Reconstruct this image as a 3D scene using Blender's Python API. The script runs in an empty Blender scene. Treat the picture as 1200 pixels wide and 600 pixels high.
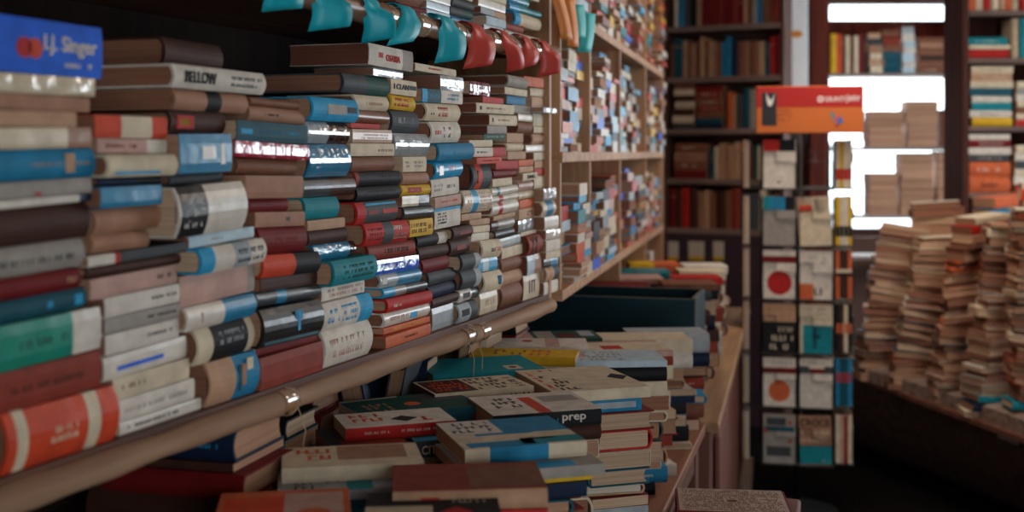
import bpy, bmesh, math, random
from mathutils import Vector, Matrix, Euler
R = random.Random(11)
scene = bpy.context.scene
COL = scene.collection
# ------------------------------------------------------------------ camera
F = 1400.0; HOR = 178.0; CZ = 1.5; YAW = math.radians(15.2)
cr = Vector((math.cos(YAW), math.sin(YAW))); cf = Vector((-math.sin(YAW), math.cos(YAW)))
cam_d = bpy.data.cameras.new('camera'); cam = bpy.data.objects.new('camera', cam_d); COL.objects.link(cam)
cam.location = (0, 0, CZ); cam.rotation_euler = (math.pi/2, 0, YAW)
cam_d.sensor_width = 36; cam_d.lens = F/1200*36; cam_d.shift_y = -(300-HOR)/1200
cam_d.dof.use_dof = True; cam_d.dof.focus_distance = 2.15; cam_d.dof.aperture_fstop = 3.0
cam_d.clip_start = 0.05
scene.camera = cam
def C(x, d):                       # plan point: x metres to the side, d metres along the view axis
    v = cr*x + cf*d; return (v.x, v.y)
def PX(px, d, y=None):             # plan point (and height) read off the photograph at distance d
    v = cr*((px-600)/F*d) + cf*d
    return Vector((v.x, v.y, CZ-((y if y is not None else HOR)-HOR)/F*d))
def ONH(px, y, h):                 # point of a level surface h below the eye
    return PX(px, F*h/(y-HOR), y)
# ------------------------------------------------------------------ materials
def srgb(hx):
    hx = hx.lstrip('#'); o = []
    for i in (0, 2, 4):
        c = int(hx[i:i+2], 16)/255
        o.append(c/12.92 if c <= .04045 else ((c+.055)/1.055)**2.4)
    return (o[0], o[1], o[2], 1)
PAL = dict(
 blue=('bright blue', '1f62d6'), teal=('teal', '128792'), dteal=('dark teal', '17505f'), cyan=('sky blue', '2d9fce'), lblue=('pale blue', 'bccfd9'),
 navy=('navy blue', '15253f'), white=('off-white', 'dcd1c3'), cream=('cream', 'd9c7aa'), tan=('tan', 'bd9474'), brown=('brown', '84543d'),
 dbrown=('dark brown', '45281f'), black=('black', '19191c'), grey=('grey', 'a0978e'), dgrey=('dark grey', '43474a'), silver=('silvery grey', 'a5abae'),
 red=('bright red', 'bb2620'), dred=('dark red', '741618'), orange=('orange', 'd0653a'), ored=('orange-red', 'd1482a'), yellow=('yellow', 'dcae28'),
 green=('green', '0f8a74'), dgreen=('dark green', '1a4a41'), pink=('pink', 'c39b8e'), crim=('crimson', 'b51c3a'), rbrown=('reddish brown', '8d3727'),
 purple=('purplish red', '7c2f45'), kraft=('light brown', 'a87a60'), steel=('steel blue', '2580a8'), mint=('pale green', '9cbfa8'))
MATS = {}
def nodes_of(m):
    m.use_nodes = True
    nt = m.node_tree; return nt, nt.nodes, nt.links, nt.nodes['Principled BSDF']
def cover_mat(c, gloss=0):
    key = (c, gloss)
    if key in MATS: return MATS[key]
    rgb = srgb(PAL[c][1]) if c in PAL else srgb(c)
    m = bpy.data.materials.new('cover_%s_%d' % (c.lstrip('#'), gloss)); nt, N, Lk, b = nodes_of(m)
    tc = N.new('ShaderNodeTexCoord'); oi = N.new('ShaderNodeObjectInfo')
    ad = N.new('ShaderNodeVectorMath'); ad.operation = 'ADD'
    Lk.new(tc.outputs['Object'], ad.inputs[0]); Lk.new(oi.outputs['Location'], ad.inputs[1])
    nz = N.new('ShaderNodeTexNoise'); nz.inputs['Scale'].default_value = 38; nz.inputs['Detail'].default_value = 5
    Lk.new(ad.outputs[0], nz.inputs['Vector'])
    mr = N.new('ShaderNodeMapRange'); mr.inputs[1].default_value = .3; mr.inputs[2].default_value = .75
    mr.inputs[3].default_value = .80; mr.inputs[4].default_value = 1.10
    Lk.new(nz.outputs['Fac'], mr.inputs[0])
    mx = N.new('ShaderNodeMix'); mx.data_type = 'RGBA'; mx.blend_type = 'MULTIPLY'; mx.inputs['Factor'].default_value = 1
    mx.inputs['A'].default_value = rgb; Lk.new(mr.outputs[0], mx.inputs['B'])
    Lk.new(mx.outputs['Result'], b.inputs['Base Color'])
    b.inputs['Roughness'].default_value = (.62, .36, .2)[gloss]; b.inputs['Specular IOR Level'].default_value = (.2, .24, .45)[gloss]
    if gloss:
        b.inputs['Coat Weight'].default_value = (.0, .14, .75)[gloss]; b.inputs['Coat Roughness'].default_value = (.2, .15, .07)[gloss]
        bp = N.new('ShaderNodeBump'); bp.inputs['Strength'].default_value = (0, .25, .6)[gloss]; bp.inputs['Distance'].default_value = .006
        n2 = N.new('ShaderNodeTexNoise'); n2.inputs['Scale'].default_value = (0, 30, 38)[gloss]; n2.inputs['Detail'].default_value = 2
        Lk.new(ad.outputs[0], n2.inputs['Vector']); Lk.new(n2.outputs['Fac'], bp.inputs['Height']); Lk.new(bp.outputs['Normal'], b.inputs['Normal'])
        Lk.new(bp.outputs['Normal'], b.inputs['Coat Normal'])
    MATS[key] = m; return m
def page_mat(tone):
    key = ('page', tone)
    if key in MATS: return MATS[key]
    rgb = srgb({'cream': 'cfae90', 'white': 'd8c8b6', 'tan': 'b58a6e', 'brown': '966650', 'dark': '7c4a3a'}[tone])
    m = bpy.data.materials.new('pages_'+tone); nt, N, Lk, b = nodes_of(m)
    tc = N.new('ShaderNodeTexCoord'); mp = N.new('ShaderNodeMapping'); mp.inputs['Scale'].default_value = (6, 6, 900)
    Lk.new(tc.outputs['Object'], mp.inputs['Vector'])
    nz = N.new('ShaderNodeTexNoise'); nz.inputs['Scale'].default_value = 1; nz.inputs['Detail'].default_value = 3; Lk.new(mp.outputs[0], nz.inputs['Vector'])
    mr = N.new('ShaderNodeMapRange'); mr.inputs[1].default_value = .3; mr.inputs[2].default_value = .7; mr.inputs[3].default_value = .68; mr.inputs[4].default_value = 1.08
    Lk.new(nz.outputs['Fac'], mr.inputs[0])
    oi = N.new('ShaderNodeObjectInfo'); r2 = N.new('ShaderNodeMapRange'); r2.inputs[3].default_value = .82; r2.inputs[4].default_value = 1.08; Lk.new(oi.outputs['Random'], r2.inputs[0])
    mu = N.new('ShaderNodeMath'); mu.operation = 'MULTIPLY'; Lk.new(mr.outputs[0], mu.inputs[0]); Lk.new(r2.outputs[0], mu.inputs[1])
    mx = N.new('ShaderNodeMix'); mx.data_type = 'RGBA'; mx.blend_type = 'MULTIPLY'; mx.inputs['Factor'].default_value = 1
    mx.inputs['A'].default_value = rgb; Lk.new(mu.outputs[0], mx.inputs['B']); Lk.new(mx.outputs['Result'], b.inputs['Base Color'])
    b.inputs['Roughness'].default_value = .85; b.inputs['Specular IOR Level'].default_value = .2
    MATS[key] = m; return m
def wood_mat(name, a, bcol, rough=.55, scale=(3, 3, 3), axis=1):
    if name in MATS: return MATS[name]
    m = bpy.data.materials.new(name); nt, N, Lk, b = nodes_of(m)
    tc = N.new('ShaderNodeTexCoord'); mp = N.new('ShaderNodeMapping')
    s = [28, 28, 28]; s[axis] = 2.2; mp.inputs['Scale'].default_value = s
    Lk.new(tc.outputs['Object'], mp.inputs['Vector'])
    nz = N.new('ShaderNodeTexNoise'); nz.inputs['Scale'].default_value = 1; nz.inputs['Detail'].default_value = 6; nz.inputs['Distortion'].default_value = .6
    Lk.new(mp.outputs[0], nz.inputs['Vector'])
    rp = N.new('ShaderNodeValToRGB'); rp.color_ramp.elements[0].position = .32; rp.color_ramp.elements[0].color = srgb(a)
    rp.color_ramp.elements[1].position = .68; rp.color_ramp.elements[1].color = srgb(bcol)
    Lk.new(nz.outputs['Fac'], rp.inputs[0]); Lk.new(rp.outputs[0], b.inputs['Base Color'])
    bp = N.new('ShaderNodeBump'); bp.inputs['Strength'].default_value = .15; bp.inputs['Distance'].default_value = .002
    Lk.new(nz.outputs['Fac'], bp.inputs['Height']); Lk.new(bp.outputs['Normal'], b.inputs['Normal'])
    b.inputs['Roughness'].default_value = rough; b.inputs['Specular IOR Level'].default_value = .25; MATS[name] = m; return m
def plain_mat(name, col, rough=.5, metal=0, noise=.15, nscale=8, coat=0):
    if name in MATS: return MATS[name]
    m = bpy.data.materials.new(name); nt, N, Lk, b = nodes_of(m)
    tc = N.new('ShaderNodeTexCoord'); nz = N.new('ShaderNodeTexNoise'); nz.inputs['Scale'].default_value = nscale; nz.inputs['Detail'].default_value = 5
    Lk.new(tc.outputs['Object'], nz.inputs['Vector'])
    mr = N.new('ShaderNodeMapRange'); mr.inputs[1].default_value = .3; mr.inputs[2].default_value = .7; mr.inputs[3].default_value = 1-noise; mr.inputs[4].default_value = 1+noise*.5
    Lk.new(nz.outputs['Fac'], mr.inputs[0])
    mx = N.new('ShaderNodeMix'); mx.data_type = 'RGBA'; mx.blend_type = 'MULTIPLY'; mx.inputs['Factor'].default_value = 1
    mx.inputs['A'].default_value = srgb(col); Lk.new(mr.outputs[0], mx.inputs['B']); Lk.new(mx.outputs['Result'], b.inputs['Base Color'])
    b.inputs['Roughness'].default_value = rough; b.inputs['Metallic'].default_value = metal; b.inputs['Coat Weight'].default_value = coat
    MATS[name] = m; return m
# ------------------------------------------------------------------ object helpers
def mesh_obj(name, verts, faces, mats, parent=None, mi=None, smooth=False):
    me = bpy.data.meshes.new(name); me.from_pydata([tuple(v) for v in verts], [], faces)
    if not isinstance(mats, (list, tuple)): mats = [mats]
    for m in mats: me.materials.append(m)
    if mi: me.polygons.foreach_set('material_index', mi)
    if smooth: me.polygons.foreach_set('use_smooth', [True]*len(me.polygons))
    me.update()
    o = bpy.data.objects.new(name, me); COL.objects.link(o)
    if parent: o.parent = parent
    return o
def fix_normals(o):
    bm = bmesh.new(); bm.from_mesh(o.data); bmesh.ops.recalc_face_normals(bm, faces=bm.faces); bm.to_mesh(o.data); bm.free(); return o
def box_vf(x0, x1, y0, y1, z0, z1, base=0):
    v = [(x0,y0,z0),(x1,y0,z0),(x1,y1,z0),(x0,y1,z0),(x0,y0,z1),(x1,y0,z1),(x1,y1,z1),(x0,y1,z1)]
    f = [(0,3,2,1),(4,5,6,7),(0,1,5,4),(1,2,6,5),(2,3,7,6),(3,0,4,7)]
    return v, [tuple(i+base for i in q) for q in f]
class MB:
    def __init__(s): s.v = []; s.f = []; s.m = []
    def box(s, x0, x1, y0, y1, z0, z1, mi=0, M=None):
        v, f = box_vf(min(x0,x1), max(x0,x1), min(y0,y1), max(y0,y1), min(z0,z1), max(z0,z1), len(s.v))
        if M: v = [tuple(M @ Vector(p)) for p in v]
        s.v += v; s.f += f; s.m += [mi]*6; return s
    def prism(s, poly, z0, z1, mi=0):             # vertical prism over a plan polygon (counter-clockwise)
        b = len(s.v); n = len(poly)
        s.v += [(p[0], p[1], z0) for p in poly] + [(p[0], p[1], z1) for p in poly]
        s.f += [tuple(b+i for i in range(n-1, -1, -1)), tuple(b+n+i for i in range(n))]
        for i in range(n): j = (i+1) % n; s.f.append((b+i, b+j, b+n+j, b+n+i))
        s.m += [mi]*(n+2); return s
    def tube(s, pts, rad, seg=8, mi=0, cap=True):
        b = len(s.v); pts = [Vector(p) for p in pts]; n = len(pts)
        for i, p in enumerate(pts):
            t = (pts[min(i+1, n-1)]-pts[max(i-1, 0)]).normalized()
            a = t.cross(Vector((0, 0, 1)))
            if a.length < .05: a = t.cross(Vector((1, 0, 0)))
            a.normalize(); c = t.cross(a); r = rad[i] if isinstance(rad, (list, tuple)) else rad
            for k in range(seg):
                q = 2*math.pi*k/seg; s.v.append(tuple(p + a*(r*math.cos(q)) + c*(r*math.sin(q))))
        for i in range(n-1):
            for k in range(seg):
                k2 = (k+1) % seg; s.f.append((b+i*seg+k, b+i*seg+k2, b+(i+1)*seg+k2, b+(i+1)*seg+k)); s.m.append(mi)
        if cap:
            s.f.append(tuple(b+k for k in range(seg))); s.f.append(tuple(b+(n-1)*seg+k for k in range(seg-1, -1, -1))); s.m += [mi, mi]
        return s
    def build(s, name, mats, parent=None, bevel=0, smooth=False):
        o = fix_normals(mesh_obj(name, s.v, s.f, mats, parent, s.m, smooth))
        if bevel:
            md = o.modifiers.new('bevel', 'BEVEL'); md.width = bevel; md.segments = 2; md.limit_method = 'ANGLE'
        return o
def empty(name, loc, label, cat, group=None, rz=0):
    o = bpy.data.objects.new(name, None); COL.objects.link(o); o.location = tuple(loc)+(0,)*(3-len(loc)); o.rotation_euler = (0, 0, rz); o.empty_display_size = .05
    o['label'] = label; o['category'] = cat
    if group: o['group'] = group
    return o
def tag(o, label, cat, group=None):
    o['label'] = label; o['category'] = cat
    if group: o['group'] = group
    return o
def struct(o): o['kind'] = 'structure'; return o
def text_mesh(name, txt, w, h, mat, parent, M, depth=.0004, bold=0):
    cu = bpy.data.curves.new(name, 'FONT'); cu.body = txt; cu.size = 1; cu.extrude = .01; cu.offset = bold; cu.resolution_u = 3
    t = bpy.data.objects.new(name, cu); COL.objects.link(t)
    dg = bpy.context.evaluated_depsgraph_get()
    me = bpy.data.meshes.new_from_object(t.evaluated_get(dg)); bpy.data.objects.remove(t); bpy.data.curves.remove(cu)
    xs = [v.co.x for v in me.vertices]; ys = [v.co.y for v in me.vertices]
    cx, cy = (min(xs)+max(xs))/2, (min(ys)+max(ys))/2; sx = w/max(1e-6, max(xs)-min(xs)); sy = h/max(1e-6, max(ys)-min(ys))
    for v in me.vertices: v.co = M @ Vector(((v.co.x-cx)*sx, (v.co.y-cy)*sy, v.co.z/.01*depth))
    me.materials.clear(); me.materials.append(mat); me.name = name
    o = bpy.data.objects.new(name, me); COL.objects.link(o); o.parent = parent; return o
def scribble(x0, x1, y0, y1, rows, rnd, dens=.75):
    """unreadable printed lines: small upright strokes in rows, as (x0,x1,y0,y1) rectangles"""
    out = []; rh = (y1-y0)/rows
    for r in range(rows):
        a = y0+r*rh+rh*.18; b = y0+(r+1)*rh-rh*.18; x = x0 + rnd.random()*(x1-x0)*.05
        while x < x1-.0005:
            w = rh*.16; adv = rh*(.32+.25*rnd.random())
            if rnd.random() < dens:
                k = rnd.random()
                out.append((x, min(x+w, x1), a, b))
                if k < .35: out.append((x+w, min(x+w+rh*.22, x1), b-(b-a)*.18, b))
                elif k < .6: out.append((x+w, min(x+w+rh*.2, x1), a, a+(b-a)*.18))
                elif k < .75: out.append((x+w, min(x+w+rh*.2, x1), (a+b)/2-(b-a)*.08, (a+b)/2+(b-a)*.08))
            x += adv
    return out
# ------------------------------------------------------------------ books
STUFF_IDX = {n for q in '137-140 151 163 168-169 173 176 185 188-191 197-198 201 204-205 207-209 213-214 218-219 226-235 238-245 252-257 261-262 264-267 277-278 286 290-292 294 296 301 305-306 313 316 318-319 323 326-327 329-330 332-333 335-336 338-339 341-342 344-345 355 357-358 360-361 364-365 370 372-373 375-376 378-379 381 383-386 389 391-393 396-402 404 407-409 411 414-415 417 420 422 425-426 430-431 433 435 438 465-467 480-481 487 490 492 496-498 510-512 522-524 526 529-530 533 535 537-539 541 544 546-550 563-564 570 577-578 580-581 592 597-598 605-608 610 616-621 625 628-631 633-634 639 641-643 645-646 648-649 654 657-658 660-661 666 669-670 672-673 678-681 684-685 687-688 693-696 699-700 702-703 708-711 713-714 739-740 763 817-819 821-822 825 827-829 831-832 837 839 843-847 849-864 869-888 891-913'.split() for n in range(int(q.split('-')[0]), int(q.split('-')[-1])+1)}   #@@
BOOKS = []; STF = dict(v=[], f=[], m=[], mats=[])
def to_stuff(V, Fc, mats, mi, M):
    b0 = len(STF['v']); STF['v'] += [tuple(M @ Vector(v)) for v in V]; STF['f'] += [tuple(i+b0 for i in f) for f in Fc]
    ix = []
    for m in mats:
        if m not in STF['mats']: STF['mats'].append(m)
        ix.append(STF['mats'].index(m))
    STF['m'] += [ix[i] for i in (mi or [0]*len(Fc))]
ORD = 'first second third fourth fifth sixth seventh eighth ninth tenth eleventh twelfth thirteenth fourteenth fifteenth sixteenth seventeenth eighteenth nineteenth twentieth twenty-first twenty-second twenty-third twenty-fourth twenty-fifth twenty-sixth twenty-seventh twenty-eighth twenty-ninth thirtieth thirty-first thirty-second thirty-third thirty-fourth thirty-fifth thirty-sixth thirty-seventh thirty-eighth thirty-ninth fortieth'.split()
LABELS = set()
def bands_of(s):
    out = []
    for q in s.split(','):
        a, _, b = q.partition(':'); out.append((a, float(b) if b else 1.0))
    return out
def colour_words(s):
    b = bands_of(s); seen = []
    for c, _ in b:
        w = PAL[c][0] if c in PAL else 'pale'
        if w not in seen: seen.append(w)
    return seen[0] if len(seen) == 1 else ' and '.join(seen[:2])
def book_shape(L, W, T, hard, bands, gloss, pages):
    """cover (boards and spine in one folded shell) and page block; spine at -y, spine length along x, bottom board at z = 0"""
    t = min(.0028, T*.16) if hard else min(.0009, T*.1)
    n = 7 if hard else 4
    b = min(.010, .16*T+.0015) if hard else min(.002, .05*T)
    outer = [(W/2, 0)]; inner = [(W/2, t)]
    for k in range(n+1):
        v = k/n; e = (2*v-1)
        y = -W/2 + b*abs(e)**(2.0 if hard else 6)
        outer.append((y, v*T)); inner.append((y+t*1.4, t+v*(T-2*t)))
    outer.append((W/2, T)); inner.append((W/2, T-t))
    stops = [0.0]+[f for _, f in bands]; stops[-1] = 1.0
    mats = []; seg_m = []
    for c, _ in bands:
        m = cover_mat(c, gloss)
        if m not in mats: mats.append(m)
        seg_m.append(mats.index(m))
    xs = [-L/2+L*f for f in stops]
    V = []; Fc = []; mi = []; np_ = len(outer)
    for x in xs:
        V += [(x, y, z) for y, z in outer]; V += [(x, y, z) for y, z in inner]
    for s in range(len(xs)-1):
        a = s*2*np_; c = (s+1)*2*np_
        for k in range(np_-1):
            Fc.append((a+k, c+k, c+k+1, a+k+1)); mi.append(seg_m[s])
            Fc.append((a+np_+k+1, c+np_+k+1, c+np_+k, a+np_+k)); mi.append(seg_m[s])
        for k in (0, np_-1):
            Fc.append((a+k, a+np_+k, c+np_+k, c+k) if k == 0 else (a+k, c+k, c+np_+k, a+np_+k)); mi.append(seg_m[s])
    for s, fl in ((0, False), (len(xs)-1, True)):
        a = s*2*np_
        for k in range(np_-1):
            q = (a+k, a+k+1, a+np_+k+1, a+np_+k); Fc.append(q if not fl else q[::-1]); mi.append(seg_m[0 if not fl else -1])
    ox = .0032 if hard else .0004; oy = .004 if hard else .0006
    ys0 = -W/2+b*.6+t*1.5
    px0, px1 = -L/2+ox, L/2-ox; m = 5
    pv = []; pf = []
    for x in (px0, px1):
        pv.append((x, ys0, t)); 
        for k in range(m):
            v = k/(m-1); cv = (.006 if hard else .0012)*(1-(2*v-1)**2)
            pv.append((x, W/2-oy-cv, t+v*(T-2*t)))
        pv.append((x, ys0, T-t))
    q = m+2
    pf.append(tuple(range(q-1, -1, -1))[::-1]); pf.append(tuple(range(q, 2*q))[::-1])
    for k in range(q): j = (k+1) % q; pf.append((k, q+k, q+j, j)[::-1])
    return (V, Fc, mats, mi), (pv, pf)
def book(label, M, L, W, T, bands='white', hard=None, gloss=0, pages='cream', title=None, art=None, group=None, texts=None, rnd=R, low=False):
    """one book: Empty at its base + cover + page block (+ printed title, cover print). M places it in the room"""
    if hard is None: hard = T > .03
    T = max(T, .006)
    kind = 'hardback_book' if hard else 'paperback_book'
    idx = len(BOOKS); BOOKS.append(None); rnd = random.Random(1000+idx)
    if idx in STUFF_IDX:                                # beyond the 300 of its kind that show largest: part of the one 'stuff' object
        (V, Fc, mats, mi), (pv, pf) = book_shape(L, W, T, hard, bands_of(bands), gloss, pages)
        to_stuff(V, Fc, mats, mi, M); to_stuff(pv, pf, [page_mat(pages)], None, M); return None
    root = bpy.data.objects.new(kind, None); COL.objects.link(root); root.matrix_world = M; BOOKS[idx] = root; root.empty_display_size = .03
    assert label not in LABELS, label
    LABELS.add(label); root['label'] = label; root['category'] = 'book'
    if group: root['group'] = group
    bl = bands_of(bands)
    (V, Fc, mats, mi), (pv, pf) = book_shape(L, W, T, hard, bl, gloss, pages)
    fix_normals(mesh_obj('cover', V, Fc, mats, root, mi))
    fix_normals(mesh_obj('page_block', pv, pf, page_mat(pages), root))
    y = -W/2-.0004
    if title:                                          # 'colour/x0/x1/z0/z1/rows;...' unreadable print on the spine
        for tt in title.split(';'):
            q = tt.split('/'); c = q[0]; x0, x1, z0, z1 = [float(a) for a in q[1:5]]; rows = int(q[5]) if len(q) > 5 else 1
            b = MB()
            if rows < 0:                                 # printed disc
                cx, cz, r = -L/2+(x0+x1)/2*L, (z0+z1)/2*T, min((x1-x0)*L, (z1-z0)*T)/2
                b.tube([(cx, y, cz), (cx, y+.0016, cz)], r, 20)
                b.build('spine_emblem', cover_mat(c, gloss), root); continue
            rects = scribble(-L/2+x0*L, -L/2+x1*L, z0*T, z1*T, rows, rnd) if rows else [(-L/2+x0*L, -L/2+x1*L, z0*T, z1*T)]
            for a0, a1, c0, c1 in rects:
                if a1-a0 < .0001: continue
                yy = y + (min(.010, .16*T+.0015)*min(1, abs(c0+c1-T)/T)**2 if hard else 0)
                b.box(a0, a1, yy, yy+.0016, c0, c1)
            if b.v: b.build('title' if rows else 'spine_label', cover_mat(c, gloss), root)
    for tx in (texts or []):                            # (text, colour, x0, x1, z0, z1) readable spine lettering
        s, c, x0, x1, z0, z1 = tx[:6]
        Mt = Matrix.Translation((-L/2+(x0+x1)/2*L, y, (z0+z1)/2*T)) @ Matrix.Rotation(math.pi/2, 4, 'X')
        text_mesh('lettering', s, (x1-x0)*L, (z1-z0)*T, cover_mat(c, gloss), root, Mt, depth=.0012, bold=.01)
    if art:                                             # [(colour, x0, x1, y0, y1, rows)] print on the upper board, fractions of the board
        for a in art:
            c, x0, x1, y0, y1 = a[:5]; rows = a[5] if len(a) > 5 else 0; b = MB(); lay = a[6] if len(a) > 6 else 1
            X0, X1, Y0, Y1 = -L/2+x0*L, -L/2+x1*L, -W/2+y0*W, -W/2+y1*W
            if rows == -1:
                cx, cy, r = (X0+X1)/2, (Y0+Y1)/2, min(X1-X0, Y1-Y0)/2
                b.prism([(cx+r*math.cos(k*math.pi/14), cy+r*math.sin(k*math.pi/14)) for k in range(28)], T-.0002, T+.0002*lay+.0001)
            elif rows == -2:
                b.prism([(X0, (Y0+Y1)/2), ((X0+X1)/2, Y0), (X1, (Y0+Y1)/2), ((X0+X1)/2, Y1)], T-.0002, T+.0002*lay+.0001)
            elif rows < -2 or rows > 0:
                if rows < -2:                            # printed lines running along y (upright books)
                    rr = [(p, q, e, f) for e, f, p, q in scribble(Y0, Y1, X0, X1, -rows-2, rnd)]
                else: rr = scribble(X0, X1, Y0, Y1, rows, rnd)
                for p, q, e, f in rr:
                    if q-p > .0001 and f-e > .0001: b.box(p, q, e, f, T-.0002, T+.0002*lay+.0002)
            else: b.box(X0, X1, Y0, Y1, T-.0002, T+.0002*lay)
            if b.v: b.build('cover_print', cover_mat(c, gloss), root)
    return root
def flat(x, y, z, ang, tilt=0, roll=0):                 # lying flat, spine towards the local -y turned by ang
    return Matrix.Translation((x, y, z)) @ Matrix.Rotation(ang, 4, 'Z') @ Matrix.Rotation(tilt, 4, 'Y') @ Matrix.Rotation(roll, 4, 'X')
def axes(o, X, Y, Z):
    m = Matrix.Identity(4)
    for i, a in enumerate((X, Y, Z)): m[0][i], m[1][i], m[2][i] = a[0], a[1], a[2]
    m[0][3], m[1][3], m[2][3] = o; return m
PG = ['cream', 'tan', 'tan', 'brown', 'cream', 'white']
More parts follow.
